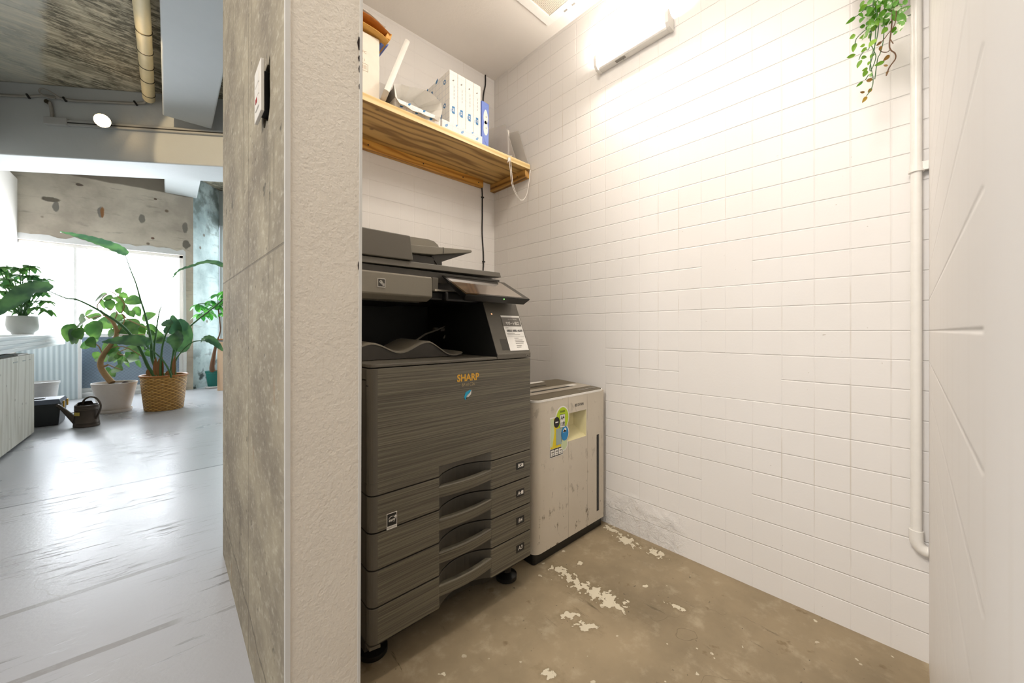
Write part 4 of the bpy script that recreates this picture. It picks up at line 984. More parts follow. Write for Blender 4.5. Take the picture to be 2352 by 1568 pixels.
# cream carton with envelope on top
t = thing('carton', (0.59, 1.71, ST), 'tall cream cardboard carton at the left end of the shelf', 'carton')
m = MB(); m.box(0.46, 0.676, 1.580, 1.86, ST + 0.006, ST + 0.272); m.build('box_body', M['carton'], t, bevel=0.004)
m = MB(); m.box(0.458, 0.672, 1.583, 1.862, ST, ST + 0.006); m.build('box_base', M['st_pale'], t)
tp_ = plain('tan_print', '#b39c7c', 0.6)
m = MB(); m.add_mesh(text_mesh('FC', 0.016), frame((0.610, 1.5795, ST+0.185), (1,0,0), (0,0,1)), 0); m.build('lettering', tp_, t, fix=False)
m = MB(); m.add_mesh(text_mesh('0 )', 0.014), frame((0.604, 1.5795, ST+0.153), (1,0,0), (0,0,1)), 0); m.build('lettering', tp_, t, fix=False)
m = MB()
for k in range(5): m.face([(0.598+0.0045*k, 1.5795, ST+0.114), (0.5995+0.0045*k, 1.5795, ST+0.114), (0.5995+0.0045*k, 1.5795, ST+0.130), (0.598+0.0045*k, 1.5795, ST+0.130)], 0)
for (u0,u1,z0_,z1_) in ((0.590,0.625,0.106,0.1075),(0.590,0.625,0.136,0.1375),(0.6235,0.625,0.106,0.1375)): m.face([(u0,1.5795,ST+z0_),(u1,1.5795,ST+z0_),(u1,1.5795,ST+z1_),(u0,1.5795,ST+z1_)], 0)
m.build('handling_mark', tp_, t, fix=False)
CT = ST + 0.2725
t = thing('padded_envelope', (0.60, 1.68, CT), 'open kraft padded envelope lying on the cream carton', 'envelope')
def sheet(u0, u1, v0, v1, zf, n=8):
    return [[(u0+(u1-u0)*i/n, v0+(v1-v0)*j/n, zf(i/n, j/n)) for j in range(n+1)] for i in range(n+1)]
def grid_mesh(mb, G, mi=0):
    V = [[mb.bm.verts.new(p) for p in r] for r in G]
    for i in range(len(V)-1):
        for j in range(len(V[0])-1):
            f = mb.bm.faces.new((V[i][j], V[i+1][j], V[i+1][j+1], V[i][j+1])); f.material_index = mi
m = MB(); grid_mesh(m, sheet(0.47, 0.705, 1.55, 1.80, lambda a, b: CT + 0.004 + 0.010*math.sin(PI*a) - 0.012*max(0, a-0.85)/0.15)); o = m.build('lower_sheet', M['kraft'], t, smooth=180, fix=False); sd = o.modifiers.new('thickness', 'SOLIDIFY'); sd.thickness = 0.002
m = MB(); grid_mesh(m, sheet(0.47, 0.712, 1.545, 1.80, lambda a, b: CT + 0.030 + 0.010*math.sin(PI*a) + 0.012*(1-b) - 0.02*max(0, a-0.7)/0.3)); o = m.build('upper_sheet', M['kraft_in'], t, smooth=180, fix=False); sd = o.modifiers.new('thickness', 'SOLIDIFY'); sd.thickness = 0.002
m = MB(); m.hexa([(0.690,1.552,CT+0.002),(0.716,1.560,CT+0.008),(0.716,1.79,CT+0.008),(0.690,1.79,CT+0.002),(0.696,1.548,CT+0.022),(0.722,1.553,CT+0.034),(0.722,1.79,CT+0.034),(0.696,1.79,CT+0.022)]); m.build('folded_flap', M['kraft'], t, bevel=0.003)
t = thing('blue_packet', (0.70, 1.66, CT), 'small blue packet sticking out under the kraft envelope', 'packet')
m = MB(); m.hexa([(0.684,1.59,CT-0.012),(0.716,1.585,CT-0.003),(0.716,1.75,CT-0.003),(0.684,1.75,CT-0.012),(0.684,1.59,CT-0.001),(0.720,1.585,CT+0.006),(0.720,1.75,CT+0.006),(0.684,1.75,CT-0.001)]); m.build('packet_body', M['blue_pack'], t, bevel=0.002)
t = thing('bubble_wrap', (0.56, 1.70, CT+0.05), 'crumpled bubble wrap heaped on the kraft envelope', 'bubble wrap')
m = MB(); rb = random.Random(8)
grid_mesh(m, sheet(0.46, 0.695, 1.56, 1.82, lambda a, b: CT + 0.052 + 0.050*math.sin(PI*min(1, (1-a)*0.6+0.0))*(0.7+0.3*math.sin(5*b)) + 0.004*rb.random(), 12)); o = m.build('wrap_sheet', M['bubble'], t, smooth=180, fix=False); sd = o.modifiers.new('thickness', 'SOLIDIFY'); sd.thickness = 0.003
# slanting white slab
t = thing('white_slab', (0.70, 1.68, ST), 'thin white rounded slab leaning between the carton and the opened ream', 'panel')
p0, p1 = Vector((0.693, 1.60, ST + 0.012)), Vector((0.845, 1.70, ST + 0.375)); ax = (p1 - p0).normalized(); wd_ = (p0 + p1)*0.5 - Vector((0, 0, EYE)); wd_ = (wd_ - ax * wd_.dot(ax)).normalized(); nd = ax.cross(wd_).normalized()
m = MB(); Q = [p0 + ax*s*0.0 for s in (0,)]
R = []
for (s, r_) in ((0, 0.6), (0.01, 1), (0.97, 1), (1.0, 0.55)):
    c = p0 + (p1 - p0) * s
    R.append([c + wd_*(0.07*r_*a_) + nd*(0.0115*r_*b_) for a_, b_ in ((-1,-0.5),(-1,0.5),(-0.97,1),(0.97,1),(1,0.5),(1,-0.5),(0.97,-1),(-0.97,-1))])
m.rings(R); m.build('slab_body', M['metal_white'], t, smooth=40)
# clear file box at the right end
t = thing('clear_file_box', (1.53, 1.70, ST), 'translucent plastic file box at the right end of the shelf', 'file box')
prof = [(1.568, ST+0.0005), (1.659, ST+0.238), (1.885, ST+0.285), (1.885, ST+0.0005)]
for x in (1.478, 1.583):
    m = MB(); m.prism(prof, 'x', x, x + 0.0025); m.build('side', M['acrylic'], t)
m = MB(); m.box(1.4805, 1.583, 1.882, 1.885, ST+0.001, ST+0.28); m.build('back', M['acrylic'], t)
m = MB(); m.box(1.4805, 1.583, 1.570, 1.882, ST+0.0006, ST+0.003); m.build('bottom', M['acrylic'], t)
m = MB(); m.box(1.50, 1.512, 1.66, 1.87, ST+0.0035, ST+0.215); t2 = tag(m.build('white_folder', M['paper'], origin=(1.506, 1.76, ST+0.0035)), 'pale folder standing inside the translucent file box', 'folder')
# cord loop
t = thing('cord_loop', (1.49, 1.55, 1.93), 'thin white cord loop hanging from the shelf edge', 'cord')
def bez(pts, n=24):
    pts = [Vector(p) for p in pts]; out = []
    for i in range(len(pts)-1):
        a = pts[max(i-1,0)]; b = pts[i]; c = pts[i+1]; d = pts[min(i+2,len(pts)-1)]
        for k in range(n):
            t_ = k / n; out.append(0.5*((2*b)+(c-a)*t_+(2*a-5*b+4*c-d)*t_*t_+(3*b-a-3*c+d)*t_**3))
    out.append(pts[-1]); return out
for dx, dy in ((0, 0), (0.010, -0.003)):
    P = [on_y(1169 + dx*300, 361, 1.553), on_y(1172 + dx*300, 392, 1.552), on_y(1176 + dx*280, 425, 1.552 + dy), on_y(1188 + dx*200, 452, 1.552 + dy), on_y(1199, 459 + dx*200, 1.551 + dy), on_y(1209, 448, 1.550 + dy), on_y(1214, 425, 1.549), on_y(1218 + dx*60, 390, 1.546)]
    m = MB(); m.tube(bez(P, 8), 0.0017, 6); m.build('strand', M['cord_white'], t, smooth=60)
m = MB(); c = on_y(1169, 366, 1.552); m.blob(c, 0.009, 0.005, 0.012); m.tube([c + Vector((-0.004,0,0)), c + Vector((-0.010, -0.001, -0.02))], 0.0018, 6); m.tube([on_y(1169, 361, 1.553), on_y(1170, 358, 1.57), on_y(1176, 358, 1.575)], 0.0018, 6); m.build('knot', M['cord_white'], t, smooth=60)

# ------------------------------------------------------------------ CABLE, LAMP, VENT, PIPE
t = thing('power_cable', (1.50, 1.89, 1.3), 'black cable running down the corner of the back wall', 'cable')
m = MB(); yc = VB - 0.006
m.tube(bez([(1.516, yc, ZC - 0.001), (1.515, yc, 2.55), (1.497, yc, 2.45), (1.494, yc, 2.2), (1.494, yc - 0.001, 1.97), (1.4865, yc, 1.90), (1.4895, yc, 1.83), (1.4905, yc, 1.70), (1.489, yc, 1.58), (1.4985, yc, 1.46), (1.499, yc, 1.37), (1.4965, yc, 1.25), (1.497, yc, 0.30), (1.497, yc, 0.004)], 6), 0.0042, 8); m.build('cable_run', M['cable_black'], t, smooth=60)
for z in (1.815, 1.40):
    x = 1.490 if z > 1.6 else 1.499
    m = MB(); m.box(x - 0.007, x + 0.007, VB - 0.013, VB, z - 0.005, z + 0.003); m.box(x + 0.006, x + 0.014, VB - 0.008, VB, z - 0.004, z + 0.002); m.build('cable_clip', M['cable_black'], t, bevel=0.001)

t = thing('tube_lamp', (UR, 0.885, 2.265), 'white slim fluorescent tube lamp glowing on the tiled wall', 'lamp')
m = MB(); m.prism([(UR-0.0005, 2.238), (1.562, 2.238), (1.556, 2.246), (1.560, 2.272), (1.570, 2.284), (UR-0.0005, 2.284)], 'y', 0.716, 1.056); lb = m.build('lamp_body', M['metal_white'], t, bevel=0.002)
for y in (0.700, 1.056):
    m = MB(); m.prism([(UR-0.0005, 2.236), (1.552, 2.236), (1.540, 2.250), (1.5345, 2.285), (1.540, 2.305), (1.552, 2.305), (1.565, 2.290), (UR-0.0005, 2.290)], 'y', y, y + 0.016); m.build('end_socket', M['metal_white'], t, bevel=0.002)
m = MB(); m.disc((1.5465, 0.7165, 2.2905), (0, 1, 0), 0.0075, 0.0075, 0.339, 16); m.build('tube', M['tube_light'], t, smooth=40)
m = MB(); m.box(1.566, 1.582, 0.92, 0.97, 2.2365, 2.2385); m.build('maker_plate', M['grey_print'], t)
m = MB(); m.tube([(1.575, 0.93, 2.238), (1.577, 0.93, 2.23)], 0.002, 6); m.build('pull_switch', M['cable_grey'], t)

t = thing('ceiling_vent', (1.41, 1.25, ZC), 'white ceiling ventilation grille with a dark mesh', 'vent')
vx0, vx1, vy1 = 1.235, 1.515, 1.349; vy0 = vy1 - 0.28
m = MB()
for (x0, x1, y0, y1) in ((vx0, vx1, vy1-0.048, vy1), (vx0, vx1, vy0, vy0+0.048), (vx0, vx0+0.048, vy0+0.048, vy1-0.048), (vx1-0.048, vx1, vy0+0.048, vy1-0.048)): m.box(x0, x1, y0, y1, ZC-0.014, ZC-0.0005)
m.build('vent_frame', M['metal_white'], t, bevel=0.002)
m = MB(); m.box(vx0+0.048, vx1-0.048, vy0+0.048, vy1-0.048, ZC-0.0015, ZC-0.0005); m.build('vent_shaft', M['mesh_dark'], t)
m = MB(); s = 0.184; k = 26
for i in range(k):
    x = vx0 + 0.048 + s*(i+0.5)/k; y = vy0 + 0.048 + s*(i+0.5)/k
    m.box(x-0.0016, x+0.0016, vy0+0.048, vy1-0.048, ZC-0.010, ZC-0.0085); m.box(vx0+0.048, vx1-0.048, y-0.0016, y+0.0016, ZC-0.0105, ZC-0.009)
m.build('mesh_grille', plain('pale_mesh', '#dcd4c4', 0.4), t)
m = MB()
for y in (1.16, 1.21): m.box(vx1-0.016, vx1-0.006, y, y+0.02, ZC-0.0146, ZC-0.0138)
m.build('frame_slot', M['grey_print'], t)

t = thing('wall_pipe', (1.578, -0.004, 0), 'white painted vertical pipe in the corner of the tiled walls', 'pipe')
px_, py_, pr_ = 1.5795, -0.004, 0.0118
m = MB(); m.tube([(px_, py_, 0.372), (px_, py_, ZC - 0.001)], pr_, 20); m.build('pipe_run', M['pvc'], t, smooth=50)
m = MB(); m.tube([(px_, py_, 0.378), (px_, py_, 0.352), (px_, py_ - 0.002, 0.340), (px_, py_ - 0.008, 0.330), (px_, py_ - 0.018, 0.325), (px_, VN + 0.001, 0.325)], 0.0150, 18); m.build('elbow', M['pvc'], t, smooth=50)
m = MB(); m.tube([(px_, py_, 1.408), (px_, py_, 1.430)], pr_ + 0.0022, 20); m.tube([(px_, py_, 1.406), (px_, py_, 1.4105)], pr_ + 0.0045, 20); m.box(px_ - 0.006, px_ + 0.006, VN + 0.0005, py_ - 0.008, 1.408, 1.432); m.build('pipe_clamp', M['pvc'], t, smooth=50)

# ------------------------------------------------------------------ SWITCH on the concrete face
t = thing('switch_panel', (0.16, 1.06, 1.516), 'white switch plate with a red mark standing off the concrete wall end', 'light switch')
m = MB(); m.box(0.1555, 0.1625, 1.016, 1.100, 1.457, 1.577); pl = m.build('plate', M['switch_white'], t, bevel=0.001)
m = MB(); m.box(0.1625, 0.214, 1.035, 1.080, 1.470, 1.560); m.build('back_box', M['cable_black'], t)
for z, in ((1.545,), (1.517,), (1.489,)):
    m = MB(); m.box(0.1535, 0.156, 1.035, 1.081, z - 0.0125, z + 0.0125); m.build('rocker', M['switch_white'], pl, bevel=0.0008)
m = MB(); m.box(0.1528, 0.1538, 1.050, 1.070, 1.490, 1.501); m.build('red_mark', M['red'], pl)

# ------------------------------------------------------------------ IVY
t = thing('hanging_ivy', (1.44, 0.09, 1.62), 'bright green trailing ivy hanging at the top right beside the white pipe', 'plant')
IU = 1.43
def iv(zx, zy, u=IU): return on_x(1920 + zx/6.273, zy/6.272, u)
top_ = Vector((1.45, 0.075, 2.16))
m = MB()
stems = [[(790,-300),(810,150),(800,400),(770,640),(790,720),(850,770),(855,850),(770,970),(725,1090)],
 [(560,-300),(520,220),(490,480),(500,620),(540,720),(575,810),(545,930),(480,1060),(425,1150)],
 [(480,-300),(545,30),(450,100),(340,200),(280,240)], [(620,-200),(520,420),(430,430),(300,550),(275,640)],
 [(560,-100),(490,640),(420,720),(360,790),(330,860)], [(600,-100),(560,640),(530,800),(490,950),(490,1020)],
 [(660,-200),(600,500),(500,860),(535,1140),(510,1280),(440,1380)], [(700,-200),(690,500),(640,760),(600,850),(560,1140)],
 [(860,-200),(860,300),(740,500),(660,600),(600,640)], [(900,-300),(880,200),(990,230),(1080,215)],[(790,700),(740,750),(660,745),(620,700)],[(780,560),(805,600),(825,628)]]
for i, s_ in enumerate(stems):
    P = [iv(x, y, IU + 0.02*math.sin(i*2.1)) for x, y in s_]
    m.tube(bez(P, 5), 0.0011 if i else 0.0016, 5, 1 if i in (0, 8, 10, 11) else 0)
m.build('stems', [M['stem_green'], M['stem_brown']], t, smooth=60)
rv = random.Random(4)
def ileaf(mb, zx0, zy0, zx1, zy1, w, mi=0, u=None):
    u = u if u is not None else IU + rv.uniform(-0.03, 0.02)
    a, b = iv(zx0, zy0, u), iv(zx1, zy1, u + rv.uniform(-0.01, 0.01))
    d = b - a; mb.leaf(a, d, Vector((-0.85, 0.45*rv.uniform(-1, 1), -0.35 + 0.35*rv.uniform(-1, 1))), d.length, w, 0.25, 0.15, 6, mi, 0.75)
m = MB()
G = [(285,240,140,350,.010),(400,240,345,330,.013),(450,60,325,175,.013),(330,190,395,240,.008),(425,365,335,395,.010),(285,505,190,560,.013),(280,620,245,750,.012),(465,490,335,555,.011),(285,785,145,835,.010),
 (370,860,300,985,.012),(365,825,445,825,.009),(420,640,345,675,.008),(445,680,360,760,.009),(545,770,495,840,.010),(490,880,460,940,.007),(705,885,545,950,.010),(460,985,375,1020,.009),(440,1010,395,1110,.012),
 (390,1170,290,1255,.007),(520,480,460,560,.010),(580,560,470,680,.016),(570,340,530,460,.016),(740,390,655,490,.013),(660,250,640,320,.010),(520,100,450,230,.012),(560,180,410,220,.012),(760,20,690,90,.014),(640,80,540,140,.013),
 (600,180,505,300,.012),(480,290,440,370,.010),(830,210,850,300,.012),(860,380,810,480,.011),(700,150,620,260,.013),(560,20,620,90,.012),(730,120,800,60,.010),(400,5,350,120,.010),(640,10,700,60,.012),(500,20,440,50,.012),(850,20,900,80,.011),(800,320,760,340,.009),(470,360,440,420,.010)]
for g in G: ileaf(m, *g)
for k in range(46):
    zy = rv.uniform(-260, 330); zx = rv.uniform(430 + max(0, zy)*0.1, 860 - max(0, zy)*0.25); L = rv.uniform(70, 120); a_ = rv.uniform(0.6, 2.6)
    ileaf(m, zx, zy, zx + L*math.cos(a_), zy + L*math.sin(a_), rv.uniform(.009, .013))
m.build('green_leaves', M['ivy_leaf'], t, fix=False)
m = MB()
G = [(890,190,1085,80,.012),(820,150,960,90,.011),(890,210,1010,320,.017),(930,300,930,440,.017),(900,90,960,50,.013),(960,60,1040,0,.013),(800,190,680,280,.015),(450,390,560,350,.014),(500,380,380,580,.009),(780,120,740,10,.014),
 (470,200,520,90,.010),(900,430,820,510,.007),(670,280,700,350,.018),(490,1030,505,1120,.008),(540,10,440,40,.014),(820,90,900,5,.013),(700,60,760,100,.014),(640,20,580,70,.010)]
for g in G: ileaf(m, *g, u=IU - 0.02)
for k in range(22):
    zy = rv.uniform(-260, 260); zx = rv.uniform(500, 930); L = rv.uniform(80, 150); a_ = rv.uniform(0.2, 2.9)
    ileaf(m, zx, zy, zx + L*math.cos(a_), zy + L*math.sin(a_), rv.uniform(.010, .014), 0, IU - 0.01)
m.build('variegated_leaves', M['ivy_pale'], t, fix=False)
m = MB()
for g in [(665,600,575,660,.008),(660,660,625,730,.007),(775,790,680,880,.010),(750,950,680,935,.005),(755,1010,720,1095,.006),(530,1150,430,1160,.010),(525,1275,455,1335,.010),(415,1330,345,1325,.006),(445,1385,380,1480,.009)]: ileaf(m, *g)
m.build('brown_leaves', M['ivy_brown'], t, fix=False)
m = MB(); m.lathe([(0.045, 1.93), (0.06, 1.935), (0.07, 2.03), (0.073, 2.03), (0.073, 2.04), (0.066, 2.04)], (1.46, 0.075, 0), 24); m.build('basket', M['white_ceramic'], t, smooth=40)
m = MB()
for k in range(3):
    a = k*2*PI/3; m.tube([(1.46+0.07*math.cos(a), 0.075+0.07*math.sin(a), 2.035), (1.46, 0.075, ZC-0.001)], 0.001, 5)
m.build('hanger', M['cord_white'], t)
# ------------------------------------------------------------------ MAIN ROOM THINGS
def leaf_dir(mb, a, b, nrm, W, fold=0.25, droop=0.2, n=8, mi=0, shape=0.85):
    a, b = Vector(a), Vector(b); d = b - a; mb.leaf(a, d, nrm, d.length, W, fold, droop, n, mi, shape)
# white counter with layered front edge, cabinet below
t = thing('counter', (-1.15, 5.7, 0.85), 'long white layered counter top along the left partition', 'counter')
e0, e1 = Vector((-0.810, 3.45, 0)), Vector((-0.936, 7.13, 0))
m = MB(); nl = 4
for k in range(nl):
    z0_ = 0.79 + 0.12*k/nl; z1_ = 0.79 + 0.12*(k+1)/nl - 0.003; ins = 0.0
    m.hexa([(-1.453, 3.45, z0_), (e0.x-ins, 3.45, z0_), (e1.x-ins, 7.13, z0_), (-1.453, 7.13, z0_), (-1.453, 3.45, z1_), (e0.x-ins, 3.45, z1_), (e1.x-ins, 7.13, z1_), (-1.453, 7.13, z1_)])
m.hexa([(-1.453, 3.46, 0.791), (e0.x-0.006, 3.46, 0.791), (e1.x-0.006, 7.124, 0.791), (-1.453, 7.124, 0.791), (-1.453, 3.46, 0.909), (e0.x-0.006, 3.46, 0.909), (e1.x-0.006, 7.124, 0.909), (-1.453, 7.124, 0.909)])
m.build('counter_board', M['counter'], t, bevel=0.002)
for (x, y) in ((-1.42, 3.50), (-0.86, 3.50), (-1.42, 7.02)):
    m = MB(); m.box(x-0.02, x+0.02, y-0.02, y+0.02, 0, 0.79); m.build('counter_leg', M['frame_white'], t)
t = thing('drawer_cabinet', (-1.15, 5.0, 0), 'whitewashed plywood cabinet under the white counter', 'cabinet')
m = MB(); m.box(-1.40, -0.905, 4.40, 5.49, 0.022, 0.742); m.build('cabinet_body', M['cab_wood'], t, bevel=0.003)
m = MB()
for (y0, y1) in ((4.86, 4.98), (5.12, 5.21), (5.32, 5.37)): m.box(-0.9052, -0.9035, y0, y1, 0.694, 0.701)
m.build('grip_slot', M['frame_grey'], t)
for (x, y) in ((-1.36, 4.44), (-0.95, 4.44), (-1.36, 5.45), (-0.95, 5.45)):
    m = MB(); m.disc((x, y, 0), (0, 0, 1), 0.022, 0.022, 0.023, 14); m.build('glide', M['black_plastic'], t)
t = thing('tray', (-1.1, 5.0, 0.7425), 'dark shallow tray of papers on top of the whitewashed cabinet', 'tray')
m = MB(); m.box(-1.36, -0.95, 4.45, 5.10, 0.7425, 0.760); m.build('tray_base', M['black_plastic'], t)
m = MB(); m.box(-1.30, -0.93, 5.12, 5.42, 0.7425, 0.752); tag(m.build('paper_stack', M['paper'], origin=(-1.11, 5.27, 0.7425)), 'white papers beside the dark tray on the cabinet', 'paper')
m = MB(); m.box(-1.33, -1.10, 4.70, 4.80, 0.911, 0.985); tag(m.build('black_box', M['cable_black'], bevel=0.004, origin=(-1.2, 4.75, 0.911)), 'small dark box on the counter at the left picture edge', 'box')
# schefflera in white pot
c = Vector((-1.12, 6.35, 0.911))
t = thing('schefflera_plant', c, 'bushy schefflera in a rounded white pot on the counter', 'plant')
m = MB(); m.lathe([(0.070, 0.0), (0.076, 0.008), (0.076, 0.020), (0.102, 0.048), (0.113, 0.10), (0.111, 0.15), (0.105, 0.197), (0.099, 0.197), (0.098, 0.17)], c, 36); m.build('pot', M['white_ceramic'], t, smooth=40)
m = MB(); m.lathe([(0.099, 0.165), (0.099, 0.171)], c, 30); m.build('soil', M['soil'], t)
rs = random.Random(21); fm = MB(); sm = MB()
dep = 3.92
def whorl(mb, p, R, k, up, W, mi=0):
    a0 = rs.uniform(0, 2*PI)
    for j in range(k):
        a = a0 + 2*PI*j/k; d = Vector((math.cos(a), math.sin(a), rs.uniform(-0.65, 0.15) if not up else rs.uniform(-0.2, 0.5)))
        mb.leaf(p, d, Vector((0, 0, 1)), R*rs.uniform(0.8, 1.15), W*rs.uniform(0.85, 1.15), 0.2, 0.5, 6, mi, 0.7)
heads = [(20,640),(45,615),(8,668),(62,650),(35,672),(75,632),(90,668),(58,690),(22,700),(5,625),(70,610),(100,640),(105,690),(48,712),(85,705),(-15,650),(-20,690),(-10,615),(30,655),(108,712),(97,672),(66,668),(-30,640),(15,612),(30,630),(55,660),(15,685),(80,655),(40,690),(0,705),(70,672),(52,632),(10,648),(88,645)]
for (x, y) in heads:
    p = at(x, y, dep + rs.uniform(-0.16, 0.16)); p.y = min(p.y, 7.7); p.x = max(p.x, -1.30)
    whorl(fm, p, 0.112, 8, False, 0.056)
    sm.tube(bez([c + Vector((rs.uniform(-.03,.03), rs.uniform(-.03,.03), 0.19)), c + (p - c)*0.5 + Vector((0,0,0.10)), p], 4), 0.0045, 5)
fm.build('foliage', M['schef_leaf'], t, fix=False); sm.build('stems', M['stem_green'], t, smooth=60)
# corrugated panel under the window
t = thing('corrugated_panel', (-1.17, 7.92, 0), 'pale corrugated panel covering the low window behind the toolbox', 'panel')
m = MB(); m.box(-1.452, -0.925, 7.905, 7.925, 0.0, 0.905); m.build('sheet', M['corrugated'], t)
m = MB(); m.box(-0.925, -0.890, 7.90, 7.93, 0.0, 0.905); m.build('edge_strip', M['frame_white'], t, bevel=0.003)
# toolbox
t = thing('toolbox', (-1.05, 6.03, 0), 'black toolbox with a slate lid and yellow latches on the floor', 'toolbox')
m = MB(); x0, x1, y0, y1 = -1.30, -0.80, 5.86, 6.20
m.hexa([(x0+.015,y0+.012,0),(x1-.015,y0+.012,0),(x1-.015,y1-.012,0),(x0+.015,y1-.012,0),(x0,y0,.215),(x1,y0,.215),(x1,y1,.215),(x0,y1,.215)]); m.build('box_body', M['toolbox_black'], t, bevel=0.008)
m = MB(); m.hexa([(x0-.008,y0-.008,.217),(x1+.008,y0-.008,.217),(x1+.008,y1+.008,.217),(x0-.008,y1+.008,.217),(x0+.012,y0+.03,.262),(x1-.012,y0+.03,.262),(x1-.012,y1-.03,.262),(x0+.012,y1-.03,.262)]); ld = m.build('lid', M['toolbox_lid'], t, bevel=0.006)
m = MB(); m.box(-1.20, -0.92, 5.97, 6.03, 0.2625, 0.272); m.build('handle', M['toolbox_black'], ld, bevel=0.004)
m = MB(); m.box(-1.12, -0.985, 5.90, 5.945, 0.2625, 0.268); m.build('yellow_plate', M['yellow'], ld, bevel=0.002)
for y in (5.93, 6.11):
    m = MB(); m.box(x1+.008, x1+.018, y-.022, y+.022, .165, .235); m.build('latch', M['yellow'], t, bevel=0.003)
# white tub behind the toolbox
c = Vector((-1.045, 6.70, 0)); t = thing('white_tub', c, 'empty white plastic tub behind the black toolbox', 'tub')
m = MB(); m.lathe([(0.087, 0.0), (0.09, 0.004), (0.115, 0.33), (0.122, 0.335), (0.122, 0.35), (0.128, 0.352), (0.130, 0.375), (0.123, 0.376), (0.120, 0.35), (0.088, 0.012)], c, 36); m.build('tub_body', M['white_ceramic'], t, smooth=40)
# watering can
c = Vector((-0.600, 5.62, 0)); t = thing('watering_can', c, 'dark brown tin watering can with a small brass plate', 'watering can')
rx = Vector((0.7343, -0.6788, 0)) * 0.76; ry = Vector((0.6788, 0.7343, 0)) * 0.76
def cn(a, b, z): p = c + rx*a + ry*b; return Vector((p.x, p.y, z))
def ov(r, z, n=36, e=0.82): return [cn(r*math.cos(2*PI*k/n), r*e*math.sin(2*PI*k/n), z) for k in range(n)]
m = MB(); prof = [(0.128,0.0),(0.134,0.004),(0.134,0.02),(0.131,0.024),(0.133,0.03),(0.130,0.036),(0.132,0.042),(0.127,0.048),(0.120,0.165),(0.123,0.170),(0.119,0.176),(0.122,0.182),(0.118,0.188),(0.121,0.194),(0.119,0.215),(0.113,0.215),(0.116,0.19),(0.120,0.03)]
m.rings([ov(r, z) for r, z in prof]); m.build('can_body', M['can'], t, smooth=35)
m = MB(); P = [cn(-0.13, 0, 0.045), cn(-0.22, 0, 0.105), cn(-0.30, 0, 0.16), cn(-0.365, 0, 0.200), cn(-0.385, 0, 0.205)]
m.tube(P, [0.032, 0.024, 0.018, 0.014, 0.016], 14); m.tube([cn(-0.118, 0, 0.14), cn(-0.235, 0, 0.125)], 0.004, 6); m.build('spout', M['can'], t, smooth=50)
m = MB(); m.rings([ov(0.119, 0.2155, 24), [cn(-0.119 + 0.105*(0.5+0.5*math.cos(2*PI*k/24)), 0.08*math.sin(2*PI*k/24), 0.2155 + 0.045*(0.5+0.5*math.cos(2*PI*k/24))) for k in range(24)]], cap=False) if False else m.rings([[cn(-0.118*math.cos(a*0.9), 0.118*0.82*math.sin(a*0.9), 0.214) for a in [(-1+2*k/12)*PI/2 for k in range(13)]], [cn(-0.02 - 0.03*math.cos(a), 0.075*math.sin(a), 0.245) for a in [(-1+2*k/12)*PI/2 for k in range(13)]]], cap=False, closed=False); m.build('hood', M['can'], t, smooth=60)
m = MB(); m.tube(bez([cn(-0.05, 0, 0.225), cn(-0.03, 0, 0.262), cn(0.04, 0, 0.292), (cn(0.12, 0, 0.282)), cn(0.175, 0, 0.235), cn(0.185, 0, 0.19), cn(0.165, 0, 0.14), cn(0.122, 0, 0.075)], 6), 0.0085, 10); m.build('handle', M['can'], t, smooth=60)
m = MB(); pc = cn(-0.005, -0.103, 0.135); m.hexa([pc + rx*a*0.032 - ry*(0.004 if d else 0.0) + Vector((0,0,b*0.016)) for d in (0, 1) for a, b in ((-1,-1),(1,-1),(1,1),(-1,1))]); m.build('brass_plate', M['brass'], t)
# ficus in the cream pot
c = Vector((-0.464, 6.41, 0)); t = thing('ficus_plant', c, 'curved trunk ficus with broad leaves in a cream conical pot', 'plant')
m = MB(); m.lathe([(0.128, 0.028), (0.132, 0.034), (0.190, 0.325), (0.195, 0.340), (0.193, 0.346), (0.184, 0.346), (0.180, 0.32), (0.176, 0.305)], c, 44); m.build('pot', M['cream_ceramic'], t, smooth=40)
m = MB(); m.lathe([(0.138, 0.0), (0.145, 0.008), (0.153, 0.036), (0.148, 0.036), (0.142, 0.014)], c, 44); m.build('saucer', M['cream_ceramic'], t, smooth=40)
m = MB(); m.lathe([(0.179, 0.310), (0.179, 0.318), (0.10, 0.328), (0.01, 0.332)], c, 40); m.blob(c + Vector((0.09, -0.05, 0.335)), 0.03, 0.03, 0.02); m.build('soil', M['soil'], t, smooth=60)
D = 4.39
def fp(zx, zy, d=D): return at(120 + zx/6.03, 620 + zy/6.03, d)      # picture detail to place
m = MB()
m.tube(bez([fp(830,1560), fp(760,1480), fp(690,1380), fp(665,1290), fp(700,1190), fp(760,1100), fp(820,1020), fp(880,930), fp(890,830), fp(840,720), fp(740,630), fp(660,560)], 4), [0.036]*5+[0.032]*8+[0.029]*10+[0.026]*10+[0.022]*6+[0.016]*6, 10) if False else None
tp = bez([fp(830,1560), fp(760,1480), fp(690,1380), fp(665,1290), fp(700,1190), fp(760,1100), fp(820,1020), fp(880,930), fp(890,830), fp(840,720), fp(740,630), fp(660,560)], 4)
m.tube(tp, [0.032 - 0.018*i/len(tp) for i in range(len(tp))], 10); m.tube([fp(690,1340), fp(740,1325), fp(775,1310)], [0.012, 0.011, 0.009], 8); m.build('trunk', M['bark'], t, smooth=60)
m = MB()
